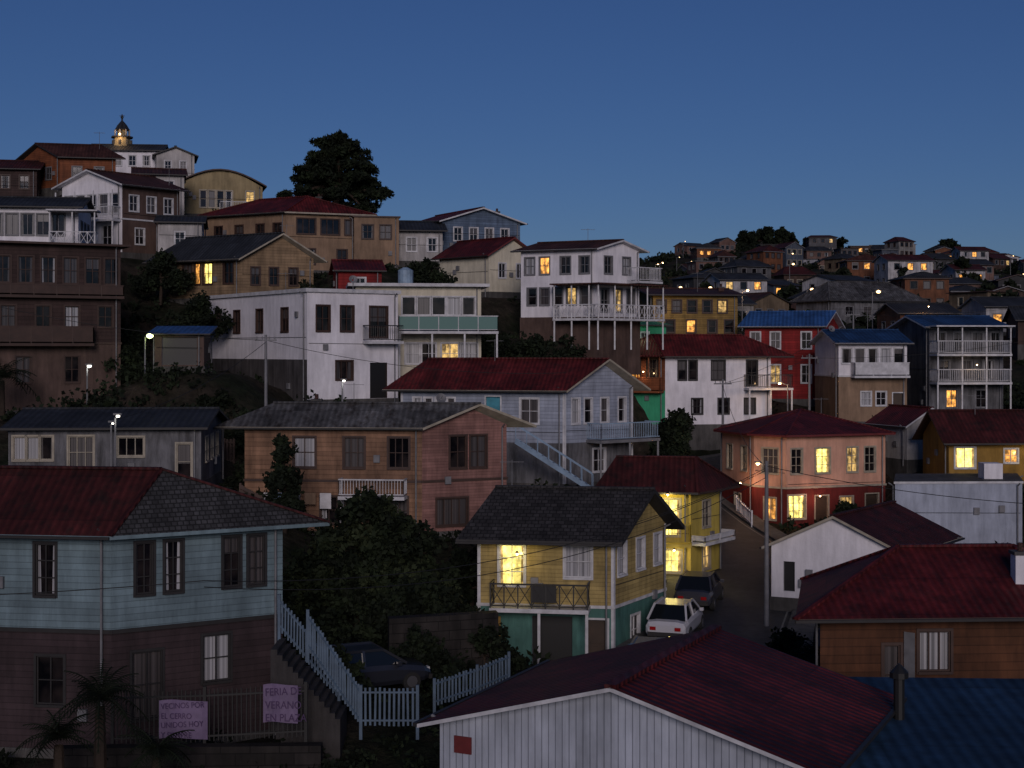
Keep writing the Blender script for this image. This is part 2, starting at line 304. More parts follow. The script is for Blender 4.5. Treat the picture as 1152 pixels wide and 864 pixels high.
def H(name,C=None,th=0,ph=90,A=6,B=6,h=3,wm=None,rf=None,wins=(),trim=WHITE,bands={},poly=None,zb=None,plinth=CONC,pd=3.0,auto=True,gz=0,extra=None,belt=(),corner=False,gable=None,lite=False):
    if poly is None: poly=quad(C,th,ph,A,B); zb=C[2]
    poly=[V(p[:2]) for p in poly]; N=len(poly)
    FOOT.append(([tuple(p) for p in poly],zb+gz))
    org=V((poly[0].x,poly[0].y,zb)); e=empty(name,org) if not lite else None
    Wm,G,R,X=MB(),MB(),MB(),MB()
    if lite: G=R=X=Wm
    hs=House(); hs.poly=poly; hs.zb=zb; hs.h=h; hs.X=X; hs.G=G; hs.W=Wm; hs.R=R; hs.e=e; hs.pt=[]
    per={i:[] for i in range(N)}; L=[(poly[(i+1)%N]-poly[i]).length for i in range(N)]
    for wn in wins:
        ed,a,b,wd,fr,kd=wn[:6]; nx,ny=wn[6:8] if len(wn)>7 else (2,2)
        for i,f in enumerate(fr):
            s=f*L[ed]; s=max(wd/2+.12,min(L[ed]-wd/2-.12,s)); per[ed].append((s-wd/2,s+wd/2,a,b,kd[i%len(kd)],nx,ny))
    if auto:
        for ed in (range(N//2-1,N) if N>4 else (1,2)):
            if per[ed] or (N>4 and ed in(0,1,2)): continue
            ns=max(1,int(h/2.6)); 
            for k in range(ns):
                z=1.0+k*2.7
                if z+1.1>h-.15: break
                for f in (.25,.5,.75) if L[ed]>5 else (.35,.7): s=f*L[ed]; per[ed].append((s-.4,s+.4,z,z+1.1,'d',2,2))
    for i in range(N):
        bd=bands.get(i,bands.get('all',[(99,wm)]))
        ops=[]
        for o in per[i]:
            if all(o[1]<q[0]-.02 or o[0]>q[1]+.02 or o[3]<q[2]-.02 or o[2]>q[3]+.02 for q in ops): ops.append(o)
        pt=wall(Wm,G,poly[i],poly[(i+1)%N],zb,0,h,ops,bd,trim); hs.pt.append(pt)
        if corner:
            p=V((poly[i].x,poly[i].y,zb)); d=(poly[(i+1)%N]-poly[i]).normalized(); n=V((d.y,-d.x,0)); d3=V((d.x,d.y,0))
            Wm.box(p+n*.001-d3*.03,d3*.13,n*.03,V((0,0,h-.01)),trim)
            q=V((poly[(i+1)%N].x,poly[(i+1)%N].y,zb)); Wm.box(q+n*.001-d3*.1,d3*.1,n*.028,V((0,0,h-.012)),trim)
        for z in belt:
            Wm.box(pt(-.05,z,.001),pt(L[i]+.05,z,.001)-pt(-.05,z,.001),pt(0,z,.055)-pt(0,z,.001),V((0,0,.12)),trim)
        if not lite:   # rain pipes, vents and meter boxes
            s=L[i]-.28; X.cyl(pt(s,-.3,.1),pt(s,h-.12,.1),.04,.04,GREYT,6,False); X.cyl(pt(s,h-.12,.1),pt(s,h+.02,.35),.04,.04,GREYT,6,False)
            for k in range(2):
                s=random.uniform(.4,max(.5,L[i]-.8)); z=random.uniform(.6,h-.7)
                if all(s+.35<o[0]-.12 or s>o[1]+.12 or z+.4<o[2]-.12 or z>o[3]+.12 for o in ops) and L[i]>2: X.box(pt(s,z,.002),pt(s+.3,z,0)-pt(s,z,0),pt(0,0,.12)-pt(0,0,0),V((0,0,.36)),GREYT)
            if random.random()<.6: z=h*random.uniform(.45,.6); X.cyl(pt(.1,z+.25,.03),pt(L[i]-.1,z+.2,.03),.013,.013,IRON,4,False)
    if plinth:
        O=offs(poly,.04)
        for i in range(N):
            a,b=O[i],O[(i+1)%N]; Wm.poly([(a.x,a.y,zb-pd),(b.x,b.y,zb-pd),(b.x,b.y,zb+.12),(a.x,a.y,zb+.12)],plinth)
            a2,b2=poly[i],poly[(i+1)%N]; Wm.poly([(a.x,a.y,zb+.12),(b.x,b.y,zb+.12),(b2.x,b2.y,zb+.121),(a2.x,a2.y,zb+.121)],plinth)
    Wm.poly([(p.x,p.y,zb+h-.02) for p in poly],CONC)
    if rf: roof(R,Wm,poly,zb+h,rf,bands.get('all',[(99,wm)])[-1][1] if gable is None else gable)
    if extra: extra(hs)
    if lite: single(name,Wm,org); return hs
    for nm,mb in(('walls',Wm),('windows',G),('roof',R),('balcony_and_details',X)):
        if mb.f: mb.obj(nm,e,org)
    return hs
def balc(h,ed,s0,s1,z,dep,slab=CONC,rail=IRON,style='picket',up=0,down=0,cover=None,hr=.95,nposts=3):
    X=h.X; pt=h.pt[ed]; P=lambda s,zz,k: pt(s,z+zz,k)
    bx=lambda a,b,k0,k1,z0,z1,m: X.box(P(a,z0,k0),P(b,z0,k0)-P(a,z0,k0),P(a,z0,k1)-P(a,z0,k0),V((0,0,z1-z0)),m)
    bx(s0,s1,.002,dep,-.16,0,slab)
    runs=[(P(s0+.04,0,.05),P(s0+.04,0,dep-.04)),(P(s0+.04,0,dep-.04),P(s1-.04,0,dep-.04)),(P(s1-.04,0,dep-.04),P(s1-.04,0,.05))]
    for a,b in runs:
        zz=V((0,0,1)); X.beam(a+zz*hr,b+zz*hr,.06,rail); X.beam(a+zz*.1,b+zz*.1,.04,rail)
        L=(b-a).length
        if style=='picket':
            n=max(2,int(L/.14))
            for i in range(n+1): p=a.lerp(b,i/n); X.beam(p+zz*.08,p+zz*hr,.025,rail)
        elif style=='lattice':
            n=max(1,int(L/.5))
            for i in range(n):
                p=a.lerp(b,i/n);q=a.lerp(b,(i+1)/n); X.beam(p+zz*.1,q+zz*hr,.03,rail); X.beam(q+zz*.1,p+zz*hr,.03,rail); X.beam(p+zz*.0,p+zz*hr,.05,rail)
        else:
            m=GLS if style=='glass' else rail; d=(b-a).normalized(); n=V((d.y,-d.x,0)); X.box(a+zz*.12-n*.012,b-a,n*.024,zz*(hr-.16),m)
            k=max(1,int(L/1.1))
            for i in range(k+1): p=a.lerp(b,i/k); X.beam(p,p+zz*hr,.05,rail)
    for i in range(nposts):
        s=s0+.08+(s1-s0-.16)*i/(nposts-1)
        if up: X.beam(P(s,0,dep-.09),P(s,up,dep-.09),.09,rail if rail is not IRON else WHITE)
        if down: X.beam(P(s,-.16,dep-.12),P(s,-down,dep-.12),.11,slab)
    if cover and up: bx(s0-.15,s1+.15,.003,dep+.2,up,up+.1,cover)
def chimney(h,x,y,z,ht,m=IRON,r=.12):
    h.X.cyl((x,y,z),(x,y,z+ht),r,r,m,10); h.X.cyl((x,y,z+ht),(x,y,z+ht+.12),r*1.7,r*1.7,m,10); h.X.cyl((x,y,z+ht+.12),(x,y,z+ht+.3),r*1.7,.02,m,10)
RR=lambda m,**k: dict(m=m,**k)
H('teal_wooden_house',(-12.4,44,-12.5),30,8,8,5.6,7.0,W_TEAL,RR(R_DRED,ax='a',r=1.6,**{'in':(2.1,2.1)},oh=.5,me={0:R_SHG2},f=W_TEAL),
  [(3,4.9,6.5,.66,(.2,.46,.73),'d',2,3),(0,4.9,6.5,.55,(.185,.35,.69,.84),'dddk',2,3),(0,1.9,3.4,.9,(.6,),'c',2,2),(0,1.0,3.1,.95,(.2,),'k',2,2),(3,1.5,3.0,.9,(.75,.4),'dd')],trim=DKT,
  bands={'all':[(3.8,W_BRG),(99,W_TEAL)]},belt=(3.75,))
H('grey_stucco_house',(-22.6,64,-6.1),4,86,7,8.5,2.6,W_GREY,RR(R_DARK,ax='b',r=.65,oh=.35,f=DKT),
  [(0,1.2,2.25,.55,(.05,.12,.19),'ccd',1,1),(0,.8,2.25,1.1,(.37,),'k',3,2),(0,1.35,2.2,1.15,(.63,),'d',3,1),(0,.25,1.9,.65,(.91,),'d',1,2)],trim=CRT)
H('brown_apartment_house',(-29.4,80,-3.5),28,62,10.8,7.3,9.6,W_BROWN,RR(R_DARK,t='flat',oh=.5,f=BRT),
  [(0,7.4,8.9,.8,(.1,.27,.44,.61,.78,.93),'dddkdd',2,2),(0,4.9,6.1,.8,(.14,.4,.62,.88),'kdcd'),(0,1.7,3.2,.8,(.25,.62),'kd'),(3,7.4,8.9,.9,(.2,.4,.6,.8),'d'),(3,4.8,6.1,.9,(.3,.7),'d')],trim=BRT,
  bands={'all':[(3.9,W_BROWN2),(99,W_BROWN)]},belt=(3.9,6.85),extra=lambda h:(balc(h,0,-.2,5.6,3.95,.9,BRT,BRT,'solid'),balc(h,0,-.2,7.4,6.7,.5,BRT,BRT,'solid',hr=.6)))
H('white_glazed_house',(-36.9,100,7.2),8,82,6,6.2,3.0,W_WHITE,RR(R_DARK,ax='b',r=.85,oh=.4),[(0,1.0,2.5,.85,(.1,.27,.44,.61,.78,.93),'dkdd',2,1)],trim=GREYT,
  extra=lambda h:balc(h,0,4.4,7.6,.2,1.4,CONC,WHITE,'lattice',up=2.4,cover=WHITE))
H('white_and_brown_gabled_house',(-29.6,108,7.4),50,25,5.9,5.3,5.3,W_BROWN2,RR(R_BRN,ax='b',r=1.1,oh=.5,f=WHITE),
  [(3,3.1,4.6,.85,(.12,.31,.5,.69,.88),'dkdkd',1,2),(0,3.3,4.5,.8,(.2,.5,.8),'dkd'),(0,.8,2.0,.8,(.3,.7),'dw'),(3,.4,2.2,.9,(.25,.5,.75),'ddd')],trim=WHITE,
  bands={3:[(99,W_WHITE)]},gable=W_WHITE,belt=(2.6,),extra=lambda h:balc(h,3,.1,5.8,2.6,1.0,WHITE,WHITE,'picket',down=2.6,up=2.2,nposts=4))
H('orange_brown_gabled_house',(-41.3,130,14.9),12,35,5.6,4.9,2.9,W_ORANGE,RR(R_BRN,ax='b',r=1.3,oh=.4,f=DKT),[(3,.9,2.0,.8,(.35,.7),'dd'),(0,.9,2.0,.8,(.3,.7),'dd')],trim=GREYT)
H('dark_brown_house',(-48.5,128,12.5),10,80,6,5.5,4.0,W_BROWN,RR(R_DRED,ax='b',r=1.0),[(0,2.2,3.4,.8,(.5,.8),'dd')],trim=BRT)
H('white_chapel_house',(-41.6,140,17.4),5,85,5,6.9,2.4,W_WHITE,RR(R_DARK,ax='b',r=.8,oh=.3),[(0,.9,1.9,.7,(.2,.4,.6,.8),'dkdd')])
H('white_annex_house',(-34.5,138,15.2),15,75,5,3.6,3.9,W_OLDW,RR(R_DARK,ax='a',r=.7,oh=.3),[(0,2.4,3.3,.6,(.3,.7),'dk')])
H('beige_arched_roof_house',(-29.4,125,12.0),15,75,7,7.4,2.6,W_BEIGE,RR(R_DARK,t='barrel',ax='a',r=1.4,oh=.35,f=BRT),
  [(0,.7,2.2,.6,(.3,.4,.5,.6),'dkdd',1,2),(0,1.2,2.2,.7,(.85,),'s')],trim=CRT,extra=lambda h:balc(h,0,3.6,7.4,.2,1.2,CONC,WHITE,'picket'))
H('long_beige_house',(-17.8,112,6.3),22,30,8.7,6.5,4.7,W_TAN,RR(R_RED,ax='a',r=1.3,oh=.4,f=CRT,**{'in':(2.4,2.4)}),
  [(3,2.6,3.8,.8,(.2,.45,.7,.9),'dkdd'),(0,3.0,4.2,1.5,(.25,.55,.85),'ddk',3,1),(0,.6,1.8,.8,(.3,.7),'dd')],trim=BRT)
H('brown_stucco_house',(-12.6,113.5,6.8),12,78,6,3.6,3.9,W_TAN,RR(R_DARK,t='flat',oh=.12,f=BRT),[(0,2.2,3.3,.9,(.3,.7),'dk')],trim=BRT)
H('tan_gabled_house',(-18.7,98,3.6),25,30,7.9,5.2,2.9,W_TAN2,RR(R_DARK,ax='a',r=1.6,oh=.45,f=CRT),
  [(3,1.1,2.55,.85,(.14,.38,.62,.86),'dkld',2,2),(3,1.1,2.55,.5,(.5,),'w',1,2),(0,1.0,2.2,.6,(.2,.45,.72),'ddd')],trim=BRT)
H('white_two_storey_house',(-12.1,84,-3.0),35,55,14.9,6.2,6.5,W_WHITE,RR(R_DARK,t='flat',oh=.15,f=WHITE,th=.22),
  [(3,4.2,5.6,.95,(.13,.33,.56,.8),'kddd',2,2),(0,4.2,5.7,.85,(.17,.43),'dd'),(0,3.85,5.7,1.2,(.78,),'d',2,3),(0,1.3,2.4,1.1,(.4,),'d',3,1),(0,.13,2.3,1.2,(.78,),'O')],trim=BRT,
  bands={3:[(2.5,W_GVS),(99,W_WHITE)]},extra=lambda h:balc(h,0,3.7,6.15,3.6,.8,WHITE,IRON))
H('small_red_house',(-11.6,95,1.0),12,78,4,2.9,4.4,W_RED,RR(R_RED,ax='b',r=.7,oh=.3,f=REDT),[(0,3.0,3.9,.7,(.5,),'d')])
H('cream_modern_house',(-9.9,90,-1.7),8,82,8,8.0,5.8,W_CREAM,RR(R_DARK,t='flat',oh=.5,f=WHITE,th=.2),
  [(0,4.0,5.15,.85,(.42,.54,.66,.78,.9),'dkdcd',1,1),(0,3.05,3.9,.7,(.42,),'k'),(0,.9,2.2,.9,(.45,.58),'cd'),(0,.9,2.2,1.1,(.75,.9),'sc')],trim=WHITE,
  extra=lambda h:balc(h,0,2.6,8.9,2.95,1.7,WHITE,WHITE,'glass',down=3.0,nposts=4))
H('pale_grey_house',(-11.2,115,7.2),8,82,6,5.6,2.6,W_OLDW,RR(R_DARK,ax='b',r=.9,oh=.4),[(0,.9,2.0,.8,(.25,.55,.85),'dkd')])
H('slate_blue_house',(-5.8,118,8.0),20,60,8,6.9,2.8,W_BLUE,RR(R_RED,ax='a',r=1.1,oh=.4,f=WHITE),[(0,1.2,2.3,.7,(.2,.4,.6,.8),'ddkd'),(3,1.2,2.3,.7,(.3,.7),'dd')])
H('cream_red_roofed_house',(-1.76,108,4.4),30,45,5.6,3.9,3.0,W_CREAM,RR(R_RED,ax='a',r=1.2,oh=.4,f=REDT),[(0,1.2,2.3,.6,(.3,.7),'dk')])
def x16(h):
    balc(h,0,-1.0,5.6,.0,1.3,WHITE,WHITE,'lattice',up=2.35,cover=R_BRN,down=2.2,nposts=5)
    balc(h,3,3.0,5.8,.0,1.2,WHITE,WHITE,'lattice',up=2.35,cover=R_BRN,down=2.2,nposts=3)
    balc(h,0,3.0,5.4,2.7,1.3,WHITE,WHITE,'picket')
H('white_balconied_house',(5.9,100,2.3),40,25,5.8,4.3,4.9,W_WHITE,RR(R_BRN,ax='a',r=.6,oh=.4,f=WHITE),
  [(3,3.2,4.4,.75,(.12,.32,.6,.85),'cwdd',2,2),(3,1.0,2.2,.7,(.15,.32,.5,.68,.86),'dkdsk',1,2),(0,3.2,4.4,.75,(.28,.7),'dc'),(0,.5,2.1,.75,(.2,.5,.8),'dsk')],trim=GREYT,extra=x16,gz=-1.2,pd=4,plinth=W_BROWN2)
H('ochre_house',(11.3,114,.8),8,82,8,7.0,3.7,W_OCH,RR(R_BRN,ax='b',r=.6,oh=.5,f=BRT),
  [(0,2.3,3.3,.75,(.1,.28,.46,.64,.82),'dkdds',1,2),(0,.7,1.7,.75,(.2,.45,.7,.9),'dwdd',1,2)],trim=BRT)
def x18(h):
    balc(h,3,.5,3.3,2.6,.7,W_ORANGE,W_ORANGE,'solid',up=2.5,cover=R_RED,nposts=4); balc(h,0,6.0,9.4,2.8,1.2,WHITE,IRON,'picket',down=2.4)
H('green_and_white_house',(11.2,104,-5.5),10,28,3.4,8.1,5.4,W_WHITE,RR(R_RED,ax='b',r=1.2,oh=.55,f=BRT,**{'in':(1.5,1.5)}),
  [(0,3.4,4.8,.6,(.16,.26),'dd',1,2),(0,3.4,4.8,1.0,(.5,),'k'),(0,3.0,4.8,.8,(.82,),'d'),(0,.9,2.0,.8,(.3,.55,.8),'ddk'),(3,3.5,4.9,.8,(.3,.7),'wd')],trim=DKT,
  bands={3:[(2.6,W_GREEN),(99,W_ORANGE)]},extra=x18)
H('green_shed_house',(8.3,106,.0),10,60,4,3.3,1.9,W_GREEN,RR(R_GREEN,t='shed',r=.5,oh=.3),[(0,.7,1.4,.6,(.5,),'d')],auto=False)
H('red_blue_roofed_house',(24.4,112,-3.9),65,12,6.0,6.1,5.9,W_RED,RR(R_BLUEB,ax='a',r=1.1,oh=.45,f=WHITE),
  [(3,4.1,5.4,.75,(.14,.4,.8),'dkd'),(3,1.4,2.8,.75,(.14,.4,.8),'dsd'),(0,3.4,5.2,.8,(.2,.5,.8),'dkd')],extra=lambda h:balc(h,0,.0,6.0,3.1,1.2,WHITE,WHITE,'picket',up=2.4,down=2.9,nposts=4))
H('beige_blue_roofed_house',(24.0,104.5,-5.3),6,84,5.5,5.2,5.9,W_BROWN2,RR(R_BLUE,ax='b',r=.9,oh=.4,f=WHITE),
  [(0,4.4,5.5,.75,(.12,.31,.5,.69,.88),'dkdcd',1,1),(0,1.3,2.3,.75,(.4,.62),'cd'),(0,.13,2.2,.8,(.87,),'D')],bands={'all':[(3.5,W_TAN),(99,W_WHITE)]},belt=(3.4,),extra=lambda h:balc(h,0,.9,5.1,3.5,.9,WHITE,WHITE,'solid'))
def x21(h):
    balc(h,0,0,5.75,2.4,1.5,WHITE,WHITE,'picket',up=1.9,down=2.4,nposts=4); balc(h,0,0,5.75,4.5,1.5,WHITE,WHITE,'picket',up=2.0,cover=WHITE,nposts=4)
H('white_galleried_house',(31.1,106,-4.7),6,84,7,5.75,6.5,W_GREY,RR(R_BLUE,ax='b',r=.8,oh=.5,f=WHITE),[(0,4.7,6.1,.8,(.15,.4,.65,.9),'ddkd'),(0,2.6,4.0,.8,(.2,.5,.8),'dkd'),(0,.5,1.8,.8,(.3,.7),'wd')],trim=GREYT,extra=x21)
H('peach_corner_house',poly=[(13.45,91),(14.8,87),(16.5,85.5),(23.1,88),(23.3,94),(14.5,95)],zb=-11.0,h=6.0,wm=W_PEACH,rf=RR(R_RED,t='pyr',r=1.2,oh=.55,f=REDT,apex=(18.4,90.5)),
  wins=[(0,3.6,5.1,.7,(.25,.7),'dd',2,3),(1,3.6,5.1,1.1,(.5,),'k',3,3),(2,3.6,5.1,.75,(.1,.66,.84),'dsd',2,3),(2,3.6,5.1,1.0,(.36,),'l',2,3),(2,.9,2.3,1.2,(.1,),'l',3,3),(2,.13,2.2,.9,(.35,.86),'DD'),(2,.8,2.1,.9,(.6,),'s'),(0,.8,2.1,.8,(.5,),'d'),(1,.8,2.1,.8,(.5,),'w')],
  trim=CRT,bands={'all':[(2.75,W_DRED),(99,W_PEACH)]},belt=(2.7,),plinth=CONC)
def x23(h): balc(h,0,1.6,6.2,2.55,1.3,GREYT,BLT,'picket',down=2.6,nposts=3)
H('blue_grey_red_roofed_house',(2.95,80,-7.6),38,15,9.7,5.2,5.55,W_BG,RR(R_RED,ax='a',r=1.5,oh=.5,f=CRT),
  [(3,3.9,4.9,.45,(.1,.17,.24,.31),'ckck',1,1),(3,2.75,5.0,.85,(.57,),'T'),(3,3.5,4.9,1.05,(.79,),'k',2,2),(0,3.5,4.9,.55,(.16,.34,.58,.84),'cdkd',1,2),(0,.7,2.0,.9,(.5,),'d')],
  bands={'all':[(2.4,W_GREY),(99,W_BG)]},corner=True,extra=x23)
def x24(h):
    balc(h,3,4.8,8.0,1.9,.9,WHITE,WHITE,'picket',hr=.8)
    for i in range(5): pt=h.pt[3]; a=pt(.8+i*.75,2.0,.35); h.X.box(a,pt(1.35+i*.75,2.0,.35)-a,V((0,-.015,0)),V((0,0,-.55-.2*(i%3))),[WHITE,BLT,GREYT,W_TAN,WHITE][i])
H('plank_and_pink_house',(-4.3,68,-8.8),25,6,8.7,4.45,5.2,W_PLANK,RR(R_GREY,ax='a',r=.95,oh=.4,f=CRT),
  [(3,3.2,4.65,1.05,(.34,),'c',2,2),(3,3.2,4.65,1.0,(.62,.87),'kd',3,2),(0,3.15,4.7,.85,(.42,.66),'dk',2,2),(0,.4,1.7,1.6,(.35,),'k',4,1),(3,.5,1.8,1.2,(.5,.85),'dd',3,2)],trim=BRT,
  bands={0:[(99,W_PINK)],1:[(99,W_PINK)]},gable=W_PINK,belt=(2.5,),extra=x24)
def x25(h):
    balc(h,3,.6,4.5,2.65,1.05,WHITE,IRON,'lattice',nposts=3,down=2.7)
    pt=h.pt[3]; h.X.box(pt(.15,0,.3),pt(.95,0,.3)-pt(.15,0,.3),V((0,-.06,0)),V((0,0,2.2)),W_MUST)
    h.X.box(pt(2.2,2.9,.7),pt(3.2,2.9,.7)-pt(2.2,2.9,.7),V((0,-.3,0)),V((0,0,.65)),IRON)
H('yellow_wooden_house',(4.0,56,-12.7),60,8,5.4,5.0,5.4,W_YEL,RR(R_SHG,ax='a',r=1.5,oh=.55,f=DKT,th=.18),
  [(3,3.4,5.0,1.0,(.25,),'l',2,3),(3,3.75,5.0,1.05,(.74,),'c',2,2),(0,3.8,5.05,.75,(.15,.5,.84),'ccc',1,2),(3,.05,2.2,1.6,(.55,),'O'),(3,.13,2.1,.8,(.88,),'D'),(0,.8,2.0,.8,(.4,),'d')],
  bands={'all':[(2.6,W_TGREEN),(99,W_YEL)]},belt=(2.55,),corner=True,extra=x25)
def x26(h): balc(h,3,2.0,3.9,2.0,.9,W_YEL2,W_YEL2,'picket'); balc(h,0,0,3.3,2.0,.8,WHITE,WHITE,'solid',hr=.3)
H('bright_yellow_house',(8.8,70,-11.4),55,8,3.85,3.3,4.8,W_YEL2,RR(R_DRED,ax='a',r=1.15,oh=.6,f=BRT,**{'in':(1.2,0)}),
  [(3,2.3,4.1,1.1,(.72,),'l',2,3),(3,.5,1.6,1.0,(.75,),'l',2,2),(0,2.6,3.9,.8,(.5,),'k'),(0,.5,1.7,.8,(.5,),'s')],trim=CRT,extra=x26)
H('pale_block_building',(20.2,75,-10.5),2,106,5,6.8,3.5,W_PALE,RR(CONC,t='flat',oh=.06,f=WHITE),[],extra=lambda h:(h.X.box((25.4,76.5,-7),(1.0,0,0),(0,1,0),(0,0,.95),W_WHITE)))
H('white_gabled_cottage',(11.4,62.5,-10.9),-24,126,6.5,5.6,2.35,W_WHITE,RR(R_DRED,ax='a',r=1.35,oh=.3,f=CRT),[(0,.4,1.7,.5,(.14,),'O',1,1),(0,1.0,2.0,.8,(.8,),'d')])
H('mustard_house',(25.8,84,-8.0),3,87,4.5,7.5,2.8,W_MUST,RR(R_DRED,ax='b',r=1.5,oh=.5,f=BRT),[(0,1.1,2.3,1.2,(.13,),'l',2,1),(0,1.4,2.2,.8,(.5,),'w'),(0,1.1,2.3,1,(.8,),'d')])
H('small_white_gabled_house',(25.0,90,-7.0),20,70,4,3.4,2.3,W_OLDW,RR(R_RED,ax='a',r=1.0,oh=.3,f=WHITE),[(0,.9,1.9,.6,(.5,),'d')])
def x30(h): pt=h.pt[0]; h.X.box(pt(2.5,.6,.02),pt(2.75,.6,.25)-pt(2.5,.6,.02),V((0,-.03,0)),V((0,0,2.0)),GREYT)
H('brown_plank_house',(9.1,42,-10.9),3,103,6,8.6,3.3,W_WOOD,RR(R_RED,ax='b',r=1.3,oh=.7,f=BRT,**{'in':(3.2,3.2)}),[(0,1.4,2.6,.95,(.4,),'c',3,1),(0,.4,2.2,.5,(.25,),'k',1,2)],trim=BRT,extra=x30,pd=3)
def x31(h):
    pt=h.pt[0]; h.X.box(pt(.35,2.9,.005),pt(.75,2.9,.005)-pt(.35,2.9,.005),pt(0,0,.03)-pt(0,0,0),V((0,0,.35)),REDT)
H('white_corrugated_red_roofed_house',(-1.5,29.6,-11.2),-26,116,6.0,7.9,3.5,W_WCOR,RR(R_RED,ax='a',r=1.1,oh=.35,f=WHITE,th=.08),[(0,1.6,2.55,1.0,(.27,),'d',2,1)],trim=REDT,extra=x31,gz=-.3)
def x32(h): chimney(h,8.3,30.5,-8.0,1.0)
H('blue_roofed_shed_house',(6.6,27.6,-11.2),-3,100,5.6,7,3.0,W_GREY,RR(R_BLUED,t='shed',r=.45,oh=.3,f=DKT,th=.08),[(0,.5,2.6,.9,(.12,.5),'dd')],trim=DKT,extra=x32)
H('white_upper_house',(-31.3,118,11.0),15,75,5,4.0,3.7,W_OLDW,RR(R_BRN,ax='b',r=.7,oh=.3),[(0,2.2,3.2,.7,(.3,.7),'dd')])
H('small_offwhite_house',(-26.4,106,6.9),10,80,5,3.2,2.7,W_OLDW,RR(R_DARK,ax='b',r=.6,oh=.3),[(0,1.0,2.0,.7,(.5,),'d')])
H('large_grey_gabled_house',(37,165,3.2),15,60,6,11.8,2.9,W_GREY,RR(R_GREY,ax='b',r=2.0,oh=.5,f=DKT,**{'in':(2.5,2.5)}),[(0,.9,2.0,1,(.2,.4,.6,.8),'dkdw')],trim=GREYT)
H('small_blue_roof_shelter',(-20.6,82,-1.0),5,85,3,2.8,2.0,W_BROWN2,RR(R_BLUEB,t='shed',r=.4,oh=.4,th=.06),[(0,.2,1.8,2.0,(.5,),'O')],auto=False)

# ---------------------------------------------------------------- road definition
ROAD=[(5.6,40,-13.2),(6.6,49,-12.4),(8.4,58,-11.6),(11.0,68,-11.2),(12.3,77,-10.9),(11.2,86,-10.2),(10.4,92,-9.2),(12.2,97.5,-8.2),(17.5,99.4,-7.3),(26,99.4,-6.6),(36,99,-5.9),(48,101,-5)]
def catmull(P,n=8):
    P=[V(p) for p in P]; out=[]
    for i in range(len(P)-1):
        p0=P[max(i-1,0)];p1=P[i];p2=P[i+1];p3=P[min(i+2,len(P)-1)]
        for k in range(n):
            t=k/n; out.append(.5*((2*p1)+(p2-p0)*t+(2*p0-5*p1+4*p2-p3)*t*t+(3*p1-p0-3*p2+p3)*t**3))
    out.append(P[-1]); return out
RP=catmull(ROAD)
# ---------------------------------------------------------------- terrain
for poly,z in FOOT:
    n=len(poly)
    for i in range(n):
        a=poly[i];b=poly[(i+1)%n]; CTRL.append((a[0],a[1],z-.2)); CTRL.append(((a[0]+b[0])/2,(a[1]+b[1])/2,z-.2))
for p in RP[::2]: CTRL.append((p.x,p.y,p.z-.1))
CTRL+=[(-30,20,-14),(-10,20,-14),(10,20,-14),(30,20,-13),(-25,35,-13),(-12,36,-13),(-2,38,-12.6),(-5,46,-11.5),(-1,50,-12.6),(-40,45,-11),(-18,52,-11),(-4.8,50,-11.2),(-9,56,-11),(-2,60,-11.5),(-12,72,-7.5),(-20,76,-5),(25,45,-12),(40,40,-11),(25,65,-11),(45,60,-10),(45,85,-8),(60,100,-6),
 (-50,70,-5),(-50,90,1),(-60,110,8),(-60,130,13),(-55,145,17),(-40,152,15),(-20,150,10),(-22,132,11.5),(-15,128,11),(-8,130,9),(3,130,5),(-3,100,1.5),(1,95,-1.5),(-5,104,4),(7,109,1),(20,130,-1.5),(30,122,-4),(45,115,-4.5),(45,135,-1.5),(65,130,-2),
 (-60,180,8),(-30,180,4),(0,170,3),(20,160,2.2),(40,150,1.6),(60,150,2),(85,150,2.5),(110,150,2),(20,200,5),(40,200,5.8),(70,200,6),(100,200,6),(130,200,5),(20,260,10),(45,260,11),(75,260,11.5),(110,260,10.5),(150,260,9),
 (20,340,17),(40,340,18),(70,340,19),(100,340,18.5),(135,340,17.5),(180,340,13),(12,430,21),(33,430,25.5),(52,430,28.5),(74,430,30),(100,430,28),(127,430,26.5),(155,430,24),(195,430,18),(240,430,14),(0,260,6),(-30,260,2),(-30,320,4),(-10,430,12),(-100,200,0),(-100,120,6),(-100,60,-8),(-80,20,-14),(90,60,-9),(90,100,-5),(130,100,-4),(150,150,0),(190,200,3),
 (20,500,12),(80,500,16),(140,500,12),(220,500,4),(-60,400,-4),(-40,550,-10),(80,600,-6),(200,600,-12),(-150,300,-12),(-150,450,-20),(300,300,-4),(300,480,-20),(250,120,-8),(-200,100,-10),(0,-40,-14),(-80,-40,-18),(80,-40,-16),
 (0,900,-35),(-600,900,-40),(600,900,-40),(-600,100,-30),(600,100,-30),(0,-600,-40),(0,2500,-60),(-2500,0,-60),(2500,0,-60),(0,-2500,-60)]
CA=np.array(CTRL); RA=np.array([tuple(p) for p in RP])
def tz(x,y):
    x=np.atleast_1d(np.asarray(x,float)); y=np.atleast_1d(np.asarray(y,float)); z=np.empty_like(x)
    for s in range(0,len(x),4000):
        xs=x[s:s+4000,None]; ys=y[s:s+4000,None]
        d2=(xs-CA[:,0])**2+(ys-CA[:,1])**2; wt=1/(d2+2.5)**1.9; zz=(wt*CA[:,2]).sum(1)/wt.sum(1)
        dr=(xs-RA[:,0])**2+(ys-RA[:,1])**2; k=dr.argmin(1); d=np.sqrt(dr[np.arange(len(k)),k]); zr=RA[k,2]-.12
        t=np.clip((d-4.6)/4,0,1); t=t*t*(3-2*t); z[s:s+4000]=zr*(1-t)+zz*t
    return z
def tz1(x,y): return float(tz([x],[y])[0])
